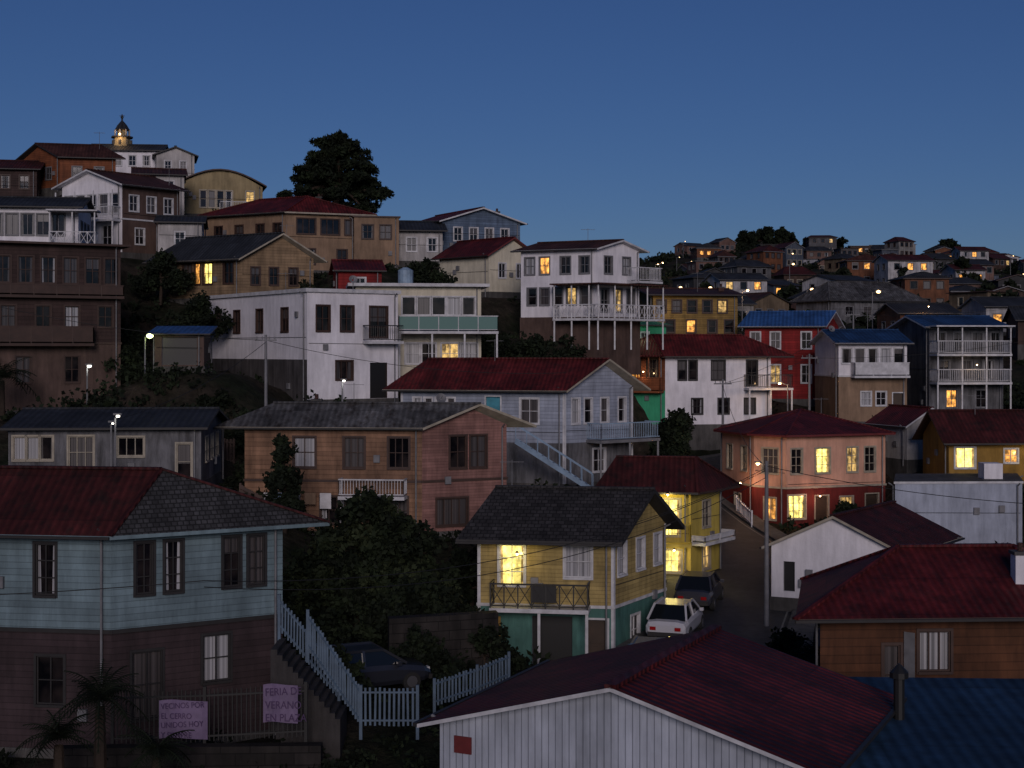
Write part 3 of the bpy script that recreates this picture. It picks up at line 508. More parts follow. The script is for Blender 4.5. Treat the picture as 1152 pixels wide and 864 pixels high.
gx=np.concatenate([-np.geomspace(3000,125,16),np.arange(-120,-62,3),np.arange(-60,60,1.0),np.arange(60,210,3),np.geomspace(215,3000,16)])
gy=np.concatenate([-np.geomspace(3000,45,12),np.arange(-40,20,4),np.arange(20,150,1.0),np.arange(150,450,3),np.geomspace(455,4000,18)])
XX,YY=np.meshgrid(gx,gy); ZZ=tz(XX.ravel(),YY.ravel())
def footmask(x,y,marg=0):
    m=np.zeros(len(x),bool)
    for poly,z in FOOT:
        ins=np.ones(len(x),bool)
        for i in range(len(poly)):
            a=poly[i];b=poly[(i+1)%len(poly)]; L=math.hypot(b[0]-a[0],b[1]-a[1]); nx_,ny_=(b[1]-a[1])/L,-(b[0]-a[0])/L
            ins&=((x-a[0])*nx_+(y-a[1])*ny_)<marg
        m|=ins
    return m
def roaddist(x,y): return np.sqrt(((x[:,None]-RA[:,0])**2+(y[:,None]-RA[:,1])**2).min(1))
xr_,yr_=XX.ravel(),YY.ravel(); near=(np.abs(xr_)<220)&(yr_>0)&(yr_<450)
nz=np.array([noise.noise(V((a*.25,b*.25,0)))+.5*noise.noise(V((a*.7,b*.7,3))) for a,b in zip(xr_[near],yr_[near])])
fm=footmask(xr_[near],yr_[near],1.5); rd=roaddist(xr_[near],yr_[near]); nz*=np.where(fm,.0,np.clip((rd-4)/5,0,1))*.45
ZZ[near]+=nz
nX,nY=len(gx),len(gy); me=bpy.data.meshes.new('ground')
ii=np.arange(nX*nY).reshape(nY,nX); fq=np.stack([ii[:-1,:-1],ii[:-1,1:],ii[1:,1:],ii[1:,:-1]],-1).reshape(-1,4)
me.from_pydata(np.stack([xr_,yr_,ZZ],-1).tolist(),[],fq.tolist()); me.polygons.foreach_set('use_smooth',[True]*len(fq))
def groundmat():
    m,nt,bs=newmat('hillside_earth_and_scrub'); bs.inputs['Roughness'].default_value=.95; bs.inputs['Specular IOR Level'].default_value=.1
    geo=nt.nodes.new('ShaderNodeNewGeometry'); p=geo.outputs['Position']
    a=noisen(nt,p,.18,5,.65); b=noisen(nt,p,1.6,5,.7)
    c=mixc(nt,'MIX',mapr(nt,a,.4,.6,0,1),(.014,.018,.01),(.04,.032,.025)); c=mixc(nt,'MULTIPLY',1.0,c,mapr(nt,b,.3,.7,.4,1.3))
    nt.links.new(c,bs.inputs['Base Color']); bp=nt.nodes.new('ShaderNodeBump'); bp.inputs['Strength'].default_value=.9; bp.inputs['Distance'].default_value=.3
    nt.links.new(b,bp.inputs['Height']); nt.links.new(bp.outputs[0],bs.inputs['Normal']); return m
me.materials.append(groundmat()); go=bpy.data.objects.new('ground',me); COL.objects.link(go)
ASPH=surf('asphalt',(.055,.055,.06),grime=.45,rough=.7,col2=(.035,.035,.037)); PAVE=surf('pavement_concrete',(.13,.125,.12),grime=.5); LINE=paint('road_paint',(.16,.16,.15))
def strip(mb,o0,o1,dz0,dz1,mat,rng_=None):
    pts=[]
    for i,p in enumerate(RP):
        d=(RP[min(i+1,len(RP)-1)]-RP[max(i-1,0)]); d.z=0; d.normalize(); n=V((d.y,-d.x,0)); pts.append((p+n*o0+V((0,0,dz0)),p+n*o1+V((0,0,dz1))))
    for i in range(len(pts)-1):
        if rng_ and not rng_(i): continue
        mb.poly([pts[i][1],pts[i+1][1],pts[i+1][0],pts[i][0]],mat)
rm=MB(); strip(rm,-2.7,2.7,0,0,ASPH); single('road',rm,(0,0,0))
rm=MB(); strip(rm,-2.5,-2.42,.006,.006,LINE); strip(rm,2.42,2.5,.006,.006,LINE); single('road_markings',rm,(0,0,0))
rm=MB()
for s in(-1,1):
    a,b=(2.7,3.8) if s>0 else (-3.8,-2.7)
    strip(rm,a,b,.13,.13,PAVE); strip(rm,s*2.7,s*2.7,.13,-.02,PAVE); strip(rm,s*3.8,s*3.8,.13,-.4,PAVE)
single('pavement',rm,(0,0,0))

# ---------------------------------------------------------------- vegetation
def folmat(name,c):
    m,nt,bs=newmat(name); bs.inputs['Roughness'].default_value=.8; bs.inputs['Specular IOR Level'].default_value=.15
    geo=nt.nodes.new('ShaderNodeNewGeometry'); n=noisen(nt,geo.outputs['Position'],.8,3)
    nt.links.new(mixc(nt,'MULTIPLY',1.0,c,mapr(nt,n,.3,.7,.35,1.4)),bs.inputs['Base Color']); return m
F1=folmat('foliage_dark',(.011,.016,.009)); F2=folmat('foliage_mid',(.017,.025,.012)); F3=folmat('foliage_light',(.028,.037,.017)); BARK=surf('bark',(.05,.035,.025),grime=.5)
def leafmesh(name,cc,cr,nl,size,parent=None,org=V((0,0,0)),flat=1.0,mats=(F1,F2,F3),elong=1.6):
    cc=np.asarray(cc,float); cr=np.asarray(cr,float); N=len(cc)*nl
    c=np.repeat(cc,nl,0); r=np.repeat(cr,nl)
    d=rng.normal(size=(N,3)); d/=np.linalg.norm(d,axis=1)[:,None]; pr=rng.random(N)**.45; off=d*(r*pr)[:,None]; off[:,2]*=flat
    p=c+off-np.array(org)
    a=rng.normal(size=(N,3))+d*.8; a/=np.linalg.norm(a,axis=1)[:,None]; b=np.cross(a,rng.normal(size=(N,3))); b/=np.linalg.norm(b,axis=1)[:,None]
    s=size*rng.uniform(.6,1.4,N)[:,None]
    q=np.stack([p-a*s*elong*.5,p+b*s*.5,p+a*s*elong*.5,p-b*s*.5],1).reshape(-1,3)
    me=bpy.data.meshes.new(name); me.vertices.add(N*4); me.vertices.foreach_set('co',q.ravel()); me.loops.add(N*4); me.loops.foreach_set('vertex_index',np.arange(N*4))
    me.polygons.add(N); me.polygons.foreach_set('loop_start',np.arange(N)*4); me.polygons.foreach_set('loop_total',np.full(N,4))
    for m in mats: me.materials.append(m)
    cm=rng.integers(0,len(mats),len(cc)); me.polygons.foreach_set('material_index',np.repeat(cm,nl)); me.update(); me.validate()
    o=bpy.data.objects.new(name,me); COL.objects.link(o)
    if parent: o.parent=parent
    else: o.location=org
    return o
def tree(name,x,y,blobs,trunk_h,tr=.18,clumps=120,nl=40,size=.22,cr=(.35,.7),flat=1.0,z=None,mats=(F1,F2,F3),elong=1.6):
    z=tz1(x,y) if z is None else z; org=V((x,y,z)); e=empty(name,org); mb=MB()
    pts=[org+V((0,0,-.8)),org+V((.1,0,trunk_h*.5)),org+V((0,.1,trunk_h))]
    mb.cyl(pts[0],pts[1],tr*1.3,tr,BARK,8,False); mb.cyl(pts[1],pts[2],tr,tr*.75,BARK,8,False)
    vol=[(b[3]*b[4]*b[5])**.67 for b in blobs]; cc=[];cr_=[]
    for b,v in zip(blobs,vol):
        bc=org+V(b[:3]); mid=pts[2].lerp(bc,.5)+V((0,0,.15)); mb.cyl(pts[2],mid,tr*.6,tr*.4,BARK,6,False); mb.cyl(mid,bc,tr*.4,tr*.12,BARK,5,False)
        for k in range(4):
            dd=V(rng.normal(size=3)).normalized(); q=bc+V((dd.x*b[3],dd.y*b[4],dd.z*b[5]))*.8; mb.cyl(mid.lerp(bc,.6),q,tr*.16,tr*.05,BARK,4,False)
        n=int(clumps*v/sum(vol))+2; k=0
        while k<n:
            dd=V(rng.normal(size=3)).normalized()*(random.random()**.4); q=bc+V((dd.x*b[3],dd.y*b[4],dd.z*b[5]))
            if noise.noise(q*.9)<-.22 : 
                if random.random()<.8: continue
            cc.append(tuple(q)); cr_.append(random.uniform(*cr)); k+=1
    mb.obj('trunk_and_limbs',e,org); leafmesh('crown',cc,cr_,nl,size,e,org,flat,mats,elong); return e
# spreading cypress: tiers of upswept flat limbs, rounded crown
cy=[(0,0,3.2,2.6,2.0,1.6),(0,0,5.2,1.7,1.5,1.3),(-1.8,0,2.6,1.8,1.6,1.2),(2.0,0,2.4,1.9,1.6,1.2),(0,0,7.0,.7,.6,.6)]
for tz_,rad_,nn in ((1.0,4.1,9),(2.2,4.3,9),(3.4,3.8,8),(4.6,3.1,7),(5.7,2.2,6),(6.6,1.2,4)):
    for i in range(nn):
        an=i*6.283/nn+random.uniform(-.3,.3); r_=rad_*random.uniform(.75,1.05); cy.append((r_*math.cos(an),r_*math.sin(an)*.8,tz_+random.uniform(-.3,.3),random.uniform(.6,1.0),.8,random.uniform(.3,.5)))
tree('monterey_cypress_tree',-15.4,125,cy,3.0,.4,640,55,.18,(.28,.6),.65,z=11.6,mats=(F1,F1,F2),elong=2.4)
tree('dark_conifer_tree',-10.3,64,[(0,0,1.4,.9,.9,.9),(0,0,2.5,.75,.75,.9),(.05,0,3.5,.5,.5,.8),(-.1,0,4.3,.25,.25,.5)],2.5,.12,110,50,.14,(.2,.4),z=-8.4,mats=(F1,F1,F2))
tree('leafy_garden_tree',-6.2,58,[(0,0,2.6,1.9,1.6,1.5),(1.8,.2,2.3,1.4,1.3,1.3),(-1.5,0,1.6,1.4,1.3,1.3),(.4,0,3.9,1.1,1,.9),(1.2,-.6,.9,1.8,1.2,1.1),(-1.5,-.4,.4,1.6,1.2,.9),(2.6,0,.8,1.3,1.2,1.2)],2,.2,460,55,.16,(.3,.6),z=-10.6)
tree('leafy_garden_tree',-3.6,54,[(0,0,1.7,1.3,1.3,1.3),(1.4,0,1.2,1,1,1),(-1.2,0,1.0,1.2,1,1.1)],1.4,.14,220,50,.15,(.25,.5),z=-11.6,mats=(F1,F1,F2))
tree('street_side_tree',9.9,88,[(0,0,3.3,1.0,1.1,1.4),(.4,0,4.4,.7,.7,.9),(-.5,0,2.4,.9,.9,1)],2.6,.14,160,45,.18,(.3,.55),z=-9.0,mats=(F1,F1,F2))
B3=lambda s:[(0,0,1.5*s,1.3*s,1.1*s,1.2*s),(1.1*s,.2,1.0*s,1.1*s,1*s,.9*s),(-1.1*s,0,.8*s,1.1*s,1*s,.9*s),(.2*s,.3,2.2*s,.7*s,.7*s,.6*s)]
for x,y,z,s in((-20.5,92,.8,1),(-6.5,104,3.6,1.1),(-15,100,2.2,1),(25.2,80,-10.3,1),(24.6,95.2,-7.2,1),(-23,84,-2.8,1.1),(-19.5,80.5,-4.2,1.2),(-16.5,78.5,-5,1),(-25,88,-.5,1),(-22,77,-5.2,.9),(-14,76.5,-5.8,.9),(-1.5,98,-1.0,.9),(1.5,96,-1.8,1),(4.2,98.5,-2.2,.9),(-3.2,96,-1.0,.8),(31.5,81,-9.3,1),(-24.5,99,4.0,1.0),(19,81,-10.6,.7),(33,116,-3,1.3),(36,112,-4,1.2),(-1,86,-5.2,1),(-12.5,70,-7.8,.9),(0.5,63,-11,1.1),(-1.8,61,-11.3,1.0),(40,104,-5,1.2),(12.9,51,-12,.8),(10.2,53,-12.3,.7),(-9,50,-11.6,.8),(-1.0,52,-12.3,.8),(-5.9,45.5,-11.2,.6),(-3.4,49.5,-11.9,.8),(-2.2,47,-12.2,.6)):
    tree('hillside_bush_tree' if y>60 else 'garden_bush',x,y,B3(s),1.1*s,.1,int(110*s),42,.16 if y>60 else .12,(.25*s,.5*s),z=z,mats=(F1,F1,F2))
def shr(name,n,xr,yr,size,rr,nl,cond,seed,ms=(F1,F1,F2)):
    r=np.random.default_rng(seed); x=r.uniform(*xr,n*6); y=r.uniform(*yr,n*6)
    ok=~footmask(x,y,1.0)&(roaddist(x,y)>4.6)&cond(x,y); x=x[ok][:n]; y=y[ok][:n]; z=tz(x,y); R=r.uniform(*rr,len(x))
    cc=[];cr=[]
    for a,b,c,q in zip(x,y,z,R):
        for k in range(3): cc.append((a+r.normal()*q*.6,b+r.normal()*q*.6,c+q*r.uniform(.1,.6))); cr.append(q*r.uniform(.5,.9))
    leafmesh(name,cc,cr,nl,size,mats=ms)
# ---------------------------------------------------------------- distant hillside houses
def dull(n,c): return surf(n,c,grime=.6)
wmats=[dull('distant_wall_'+k,c) for k,c in (('white',(.55,.54,.56)),('grey',(.12,.12,.13)),('tan',(.2,.15,.1)),('brown',(.08,.05,.04)),('orange',(.2,.08,.04)),('dark',(.06,.06,.065)),('offwhite',(.3,.29,.28)),('pink',(.2,.12,.1)),('slate',(.1,.12,.16)),('pale',(.38,.38,.42)))]
rmats=[R_DARK,R_DRED,R_BRN,R_DRED,R_DARK,R_DARK,R_BRN]
placed=[]
rr=random.Random(11)
def hh(x,y,B,A,h,wm,rf,lit,th):
    z=tz1(x+B/2,y+A/2); kd=''.join(rr.choice('dddwdsw' if lit else 'dddk') for _ in range(4))
    if lit==2: kd='wlsw'
    wn=[]
    ns=2 if h>4 else 1
    for k in range(ns): wn.append((0,.9+2.5*k,2.0+2.5*k,1.0,(.2,.5,.8),kd[k:],1,1)); wn.append((3,.9+2.5*k,2.0+2.5*k,.9,(.3,.7),'dd',1,1))
    H('hillside_house',(x,y,z+.1),th,90-th+rr.uniform(-6,6),A,B,h,wm,rf,wn,trim=rr.choice([GREYT,GREYT,BRT,CRT]),auto=False,lite=True,pd=4)
for x,y,B,h,wm,lit in ((64,242,8,5.0,wmats[0],1),(78,250,5.5,2.8,wmats[0],1),(38.5,141,6,2.8,wmats[4],2),(50,150,6.5,2.8,wmats[0],1),(22,175,8,2.8,wmats[6],1),(86,300,7,2.9,wmats[4],1),(30,205,7,4.8,wmats[0],1),(104,330,7,4.8,wmats[0],1)):
    placed.append((x,y)); hh(x,y,B,6,h,wm,dict(t='g',m=rr.choice(rmats),ax='b',r=1.0,oh=.35,f=GREYT),lit,8)
for Y0,n in((142,5),(160,6),(182,7),(206,9),(234,11),(262,13),(292,15),(322,17),(350,18),(378,19),(402,19),(420,17)):
    x0=.1*Y0+6; x1=.40*Y0
    for i in range(n):
        x=x0+(x1-x0)*(i+rr.uniform(.05,.95))/n; y=Y0+rr.uniform(-9,9)
        if 150<Y0<175 and 28<x<54: continue
        if 200<Y0<300 and .2<x/Y0<.27 and rr.random()<.5: continue
        if any((x-a)**2+(y-b)**2<75 for a,b in placed): continue
        placed.append((x,y)); B=rr.uniform(4.5,8); A=rr.uniform(5,7); h=rr.choice([2.6,2.8,3.0,4.9])
        if Y0<190: h=min(h,2.8)
        t=rr.choice(['g','g','g','flat']); m=rr.choice(rmats)
        rf=dict(t=t,m=m,ax=rr.choice('ab'),r=rr.uniform(.7,1.4),oh=.35,f=rr.choice([DKT,GREYT,BRT])); 
        if rr.random()<.35 and t=='g': rf['in']=(1.6,1.6)
        hh(x,y,B,A,h,rr.choice(wmats),rf,rr.random()<.45,rr.uniform(-15,35))
shr('hillside_shrubs',1700,(-60,45),(50,150),.2,(.4,1.0),18,lambda x,y:(np.abs(x/y)<.42)&(np.sin(x*.5)+np.sin(y*.4+x*.2)>-.9),3)
shr('foreground_shrubs',320,(-22,10),(33,60),.12,(.3,.7),34,lambda x,y:(x<-1),4)
shr('distant_hill_shrubs',1700,(8,185),(135,440),.6,(.6,1.8),12,lambda x,y:(np.abs(x/y)<.45),5)
cc=[];cr=[]
def dt(x,y,h,wd):
    z=tz1(x,y)
    for k in range(26):
        t=random.random(); cc.append((x+random.gauss(0,1)*wd*.4*(1.15-t),y+random.gauss(0,1)*wd*.4,z+t*h)); cr.append(random.uniform(.5,1.0)*wd*.3)
for i in range(30): 
    x=random.uniform(68,98); dt(x,random.uniform(422,436),random.uniform(2,5) if abs(x-76)>8 else random.uniform(4,7.5),random.uniform(2,4))
for x in (130,132,134,133): dt(x,430,random.uniform(4,8),3.2)
for i in range(45):
    y=random.uniform(170,390); x=y*random.uniform(.13,.37); dt(x,y,random.uniform(2,4.5),random.uniform(2,3.5))
leafmesh('distant_trees',cc,cr,30,.7,mats=(F1,F1,F2))
# ---------------------------------------------------------------- lamps, poles, wires
def lamp(name,x,y,z,ht,bulb=BULB,arm=.8,pw=0,col=(1,.8,.5),r=.05,adir=1,br=.12):
    org=V((x,y,z)); e=empty(name,org); mb=MB(); mb.cyl(org+V((0,0,-.5)),org+V((0,0,ht)),r*1.3,r*.8,GREYT,8)
    mb.cyl(org+V((0,0,ht-.05)),org+V((arm*adir,-.1,ht+.12)),r*.5,r*.4,GREYT,6); mb.obj('pole',e,org)
    m2=MB(); hp=org+V((arm*adir,-.1,ht+.1)); m2.box(hp+V((-.18,-.1,.02)),(.36,0,0),(0,.2,0),(0,0,.08),GREYT); m2.ball(hp+V((0,0,-.03)),br,bulb,8,5,.7); m2.obj('lamp_head',e,org)
    if pw:
        l=bpy.data.lights.new('bulb_light','POINT'); l.energy=pw; l.color=col; l.shadow_soft_size=.15; o=bpy.data.objects.new('bulb_light',l); o.location=hp-org+V((0,-.05,-.25)); COL.objects.link(o); o.parent=e
lamp('street_lamp',-20.9,81,-2.6,3.4,BULBG,.3,8,(.8,1,.35),br=.2)
lamp('street_lamp',-23.6,79,-3.6,2.7,BULB,.15,6,(1,1,.9),br=.13)
lamp('street_lamp',-17.3,62,-6.5,3.6,BULB,.15,4,(1,1,.9),br=.09)
lamp('street_lamp',-17.9,63.5,-6.5,3.2,BULB,.1,0,br=.06)
lamp('street_lamp',-9.9,83,-3.1,1.3,BULB,.1,4,(1,1,.95),br=.09)
lamp('street_lamp',15.1,84,-10.6,3.9,BULBO,.6,60,(1,.6,.3),adir=-1,br=.12)
lamp('street_lamp',20,103.2,-6.9,4.5,BULBO,.6,50,(1,.6,.3),adir=-1,br=.12)
for i in range(30):
    Y=rr.uniform(140,425); x=Y*rr.uniform(.1,.36); lamp('street_lamp',x,Y,tz1(x,Y),rr.uniform(3.5,5),BULBO,.6,110 if i%6==0 else 0,(1,.6,.3),br=rr.uniform(.1,.24))
def plight(x,y,z,pw,col=(1,.75,.3),nm='porch_lamp'):
    e=empty(nm,(x,y,z)); mb=MB(); o=V((x,y,z)); mb.ball(o,.06,BULBO,8,5); mb.cyl(o+V((0,0,.04)),o+V((0,0,.12)),.08,.03,IRON,8); mb.obj('fixture',e,o)
    l=bpy.data.lights.new('bulb_light','POINT'); l.energy=pw; l.color=col; l.shadow_soft_size=.06; q=bpy.data.objects.new('bulb_light',l); q.location=(0,-.1,-.15); COL.objects.link(q); q.parent=e
plight(.2,56.1,-8.0,14,(1,.8,.25)); plight(7.6,69.4,-7.0,55,(1,.8,.25)); plight(7.9,69.3,-9.7,30,(1,.8,.3)); plight(13.9,86.5,-8.0,45,(1,.55,.3)); plight(18.5,85.4,-8.7,35,(1,.5,.3))
plight(-31.4,109.5,9.6,20,(1,.7,.4)); plight(12,112.5,3.5,18,(1,.7,.3)); plight(30.5,83,-6.0,20,(1,.75,.3)); plight(9.6,104.0,-1.5,18,(1,.6,.3)); plight(34,104,-1,15,(1,.7,.4)); plight(9.2,105.0,1.2,14,(.6,1,.6)); plight(41,140,4.4,60,(1,.5,.2))
def upole(x,y,z,ht,arms=True):
    o=V((x,y,z)); mb=MB(); mb.cyl(o+V((0,0,-.5)),o+V((0,0,ht)),.11,.07,GREYT,10)
    if arms:
        mb.beam(o+V((-.6,0,ht-.3)),o+V((.6,0,ht-.3)),.08,GREYT)
        for k in(-.5,-.18,.18,.5): mb.cyl(o+V((k,0,ht-.26)),o+V((k,0,ht-.1)),.03,.025,GREYT,6)
    return single('utility_pole',mb,o)
upole(10.65,59.5,-11.6,7.0,False); upole(14.2,95.8,-8.2,6.3); upole(-13.5,78,-5.6,6.5); upole(30,125,-3.5,7); upole(21.6,103.3,-6.7,6.5)
WIRE=plain('cable_black',(.01,.01,.01),.7)
def wire(pairs,r=.014,name='power_line'):
    cu=bpy.data.curves.new(name,'CURVE'); cu.dimensions='3D'; cu.bevel_depth=r
    for a,b,sg in pairs:
        s=cu.splines.new('POLY'); s.points.add(20)
        for i in range(21):
            t=i/20; p=V(a).lerp(V(b),t); p.z-=sg*4*t*(1-t); s.points[i].co=(*p,1)
    cu.materials.append(WIRE); o=bpy.data.objects.new(name,cu); COL.objects.link(o)
wire([((-30,41,-6.9),(-9,41.5,-6.7),.4),((-9,41.5,-6.7),(10.6,59.5,-5.0),1.3),((-9,41.6,-6.9),(10.6,59.5,-5.3),1.5),((10.6,59.5,-4.8),(14.2,95.8,-2.3),.8),((10.6,59.5,-4.8),(26,50,-5.5),.6),((14.2,95.8,-2.2),(21.6,103.3,-.5),.3),((14.2,95.8,-2.2),(30,125,3.2),.6),((-13.5,78,.6),(-30,76,3),.5),((-13.5,78,.6),(3,79,-1.2),.6),((-13.5,78,.5),(-17.3,62,-3),.5)])
wire([((21.6,103.3,-.5),(40,104,1.2),.5),((30,125,3.2),(60,140,6),.8),((10.6,59.5,-4.9),(4,56,-7.0),.2),((-40,45,-5),(-12,44.2,-5.4),.4)],.012,'power_line')
# ---------------------------------------------------------------- fences, stairs, walls
def fence(name,pts,ht,mat,gap=.14,wd=.045):
    mb=MB()
    for a,b in zip(pts[:-1],pts[1:]):
        a,b=V(a),V(b); L=(b-a).length; n=max(2,int(L/gap)); z=V((0,0,1))
        mb.beam(a+z*ht*.88,b+z*ht*.88,.05,mat); mb.beam(a+z*.15,b+z*.15,.05,mat)
        for i in range(n+1):
            p=a.lerp(b,i/n); mb.box(p+V((-wd/2,-.012,random.uniform(-.03,.02))),(wd,0,0),(random.uniform(-.01,.01),.024,0),(random.uniform(-.02,.02),0,ht),mat)
        mb.beam(a-z*.4,a+z*(ht+.08),.09,mat)
    mb.beam(b-z*.4,b+z*(ht+.08),.09,mat); return single(name,mb,V(pts[0]))
FB=paint('weathered_blue_fence_paint',(.09,.14,.2))
fence('pale_blue_picket_fence',[(-6.1,42.5,-8.9),(-4.4,41.4,-10.9),(-2.75,41.4,-10.9)],1.1,FB,.13,.06)
fence('pale_blue_picket_fence',[(-7.2,44,-8.6),(-5.3,43.6,-10.7)],1.0,FB,.14,.05)
fence('pale_blue_picket_fence',[(-2.4,44,-11),(-1.1,45,-10.8),(-.1,46,-10.6)],.8,FB,.13,.06)
fence('iron_fence',[(-11.6,41.3,-11.4),(-8.9,41.2,-11.3),(-6.0,41.4,-11.2)],1.5,IRON,.13,.03)
fence('wooden_fence',[(-12.6,66,-7.8),(-11.3,64.5,-8.2)],1.6,BRT,.12,.1)
fence('wooden_fence',[(18.5,81.5,-10.9),(24.5,82.0,-10.6)],1.0,DKT,.12,.05)
fence('wooden_fence',[(-24.5,75.5,-5.4),(-19,75.3,-5.6),(-14.8,75.6,-6.0)],1.3,BRT,.16,.13)
fence('wooden_fence',[(-4,94.5,-1.6),(.5,93.5,-2.4),(4,94.5,-3.0)],1.2,GREYT,.2,.14)
fence('white_railing',[(14.2,84.2,-10.4),(13.9,88,-9.9)],.9,WHITE,.3,.04)
STC=surf('stair_concrete',(.06,.055,.055),grime=.6)
mb=MB()
for i in range(13):
    a=V((-7.2+i*.16,43.4-.03*i,-8.9-.165*i)); mb.box(a+V((0,-1.0,-2.5)),(.2,0,0),(0,1.7,0),(0,0,2.5),STC)
single('garden_stairs',mb,(-7.4,42,-9))
mb=MB()
FB2=paint('blue_stair_paint',(.2,.3,.42))
for i in range(14):
    a=V((.2+i*.3,77.2,-5.0-.19*i)); mb.box(a,(.32,0,0),(0,1.1,0),(0,0,.05),FB2)
for k in(0,1.1): mb.beam(V((.2,77.2+k,-4.9)),V((4.4,77.2+k,-7.6)),.05,FB2,.25); mb.beam(V((.2,77.2+k,-4.0)),V((4.4,77.2+k,-6.7)),.06,FB2); [mb.beam(V((.2+j*.6,77.2+k,-4.9-j*.385)),V((.2+j*.6,77.2+k,-4.0-j*.385)),.04,FB2) for j in range(8)]
single('blue_outdoor_staircase',mb,(.2,77,-5))
mb=MB(); mb.box((-4.4,51,-13),(3.9,1.2,0),(-.1,.5,0),(0,0,3.4),STONE); single('stone_retaining_wall',mb,(-4.4,51,-13))
mb=MB(); mb.box((-13,40.6,-14),(7.5,.3,0),(0,.4,0),(0,0,2.65),STONE); single('stone_retaining_wall',mb,(-13,40.6,-14))
PURP=paint('banner_lilac',(.17,.12,.22)); INK=plain('banner_ink',(.05,.02,.08))
def banner(x,y,z,wd,ht,lines):
    e=empty('painted_banner',(x,y,z)); mb=MB(); o=V((x,y,z)); n=8
    for i in range(n):
        a=i/n;b=(i+1)/n; f=lambda t:V((wd*t,.03*math.sin(t*9),.03*math.sin(t*5)))
        mb.poly([o+f(a),o+f(b),o+f(b)+V((0,0,ht)),o+f(a)+V((0,0,ht))],PURP)
    mb.obj('cloth',e,o)
    for i,t in enumerate(lines):
        cu=bpy.data.curves.new('lettering','FONT'); cu.body=t; cu.size=ht/len(lines)*.85; cu.materials.append(INK); tob=bpy.data.objects.new('lettering',cu); tob.rotation_euler=(math.pi/2,rad(random.uniform(-3,3)),0); tob.location=(.06,-.05,ht-(i+.85)*ht/len(lines)); tob.scale=(.85,1,1); COL.objects.link(tob); tob.parent=e
banner(-10.2,41.1,-11.2,1.4,1.1,['VECINOS POR','EL CERRO','UNIDOS HOY','Y SIEMPRE']); banner(-7.2,41.15,-10.75,1.0,1.1,['FERIA DE','VERANO','EN PLAZA'])
def palm(name,x,y,z,trunk,n,L,mat=F2,wd=.28):
    o=V((x,y,z)); e=empty(name,o); mb=MB(); 
    if trunk>.1:
        for k in range(6): mb.cyl(o+V((0,0,trunk*k/6-.2)),o+V((0,0,trunk*(k+1)/6-.2)),.2-.01*k,.17-.01*k,BARK,9,False)
    mb2=MB(); top=o+V((0,0,trunk))
    for i in range(n):
        an=i*2.399+random.uniform(-.2,.2); el=random.uniform(.15,1.35); d=V((math.cos(an),math.sin(an),0)); prev=top; s=d.cross(V((0,0,1)))
        ll=L*random.uniform(.75,1.1)
        for k in range(1,9):
            t=k/8; p=top+d*(ll*t*math.cos(el*(1-.3*t)))+V((0,0,ll*(math.sin(el)*t-.75*t*t*(1.3-el*.6))))
            mb2.beam(prev,p,.025,mat)
            for sg in(-1,1):
                lw=wd*2.2*math.sin(math.pi*min(1,.15+t*.8)); 
                for u_ in(.0,.5):
                    b0=prev.lerp(p,u_); b1=prev.lerp(p,u_+.22); tip=b0+s*sg*lw+(p-prev)*.8+V((0,0,-lw*.35)); mb2.poly([b0,b1,tip],mat)
            prev=p
    if trunk>.1: mb.obj('trunk',e,o)
    mb2.obj('fronds',e,o)
palm('palm_tree',-27.6,77,-4.4,3.0,26,2.3,F1); palm('garden_palm',-11.0,38,-11.6,2.3,28,1.5,F1,.22); palm('garden_palm',-9.6,38.4,-12.4,1.6,24,1.3,F1,.2); palm('garden_palm',-12.3,38.6,-12.4,1.9,24,1.3,F1,.2); palm('garden_palm',10.8,50.5,-12.0,1.2,22,1.3,F1,.18); palm('garden_palm',5.5,90,-4.5,1.6,20,1.6,F1)
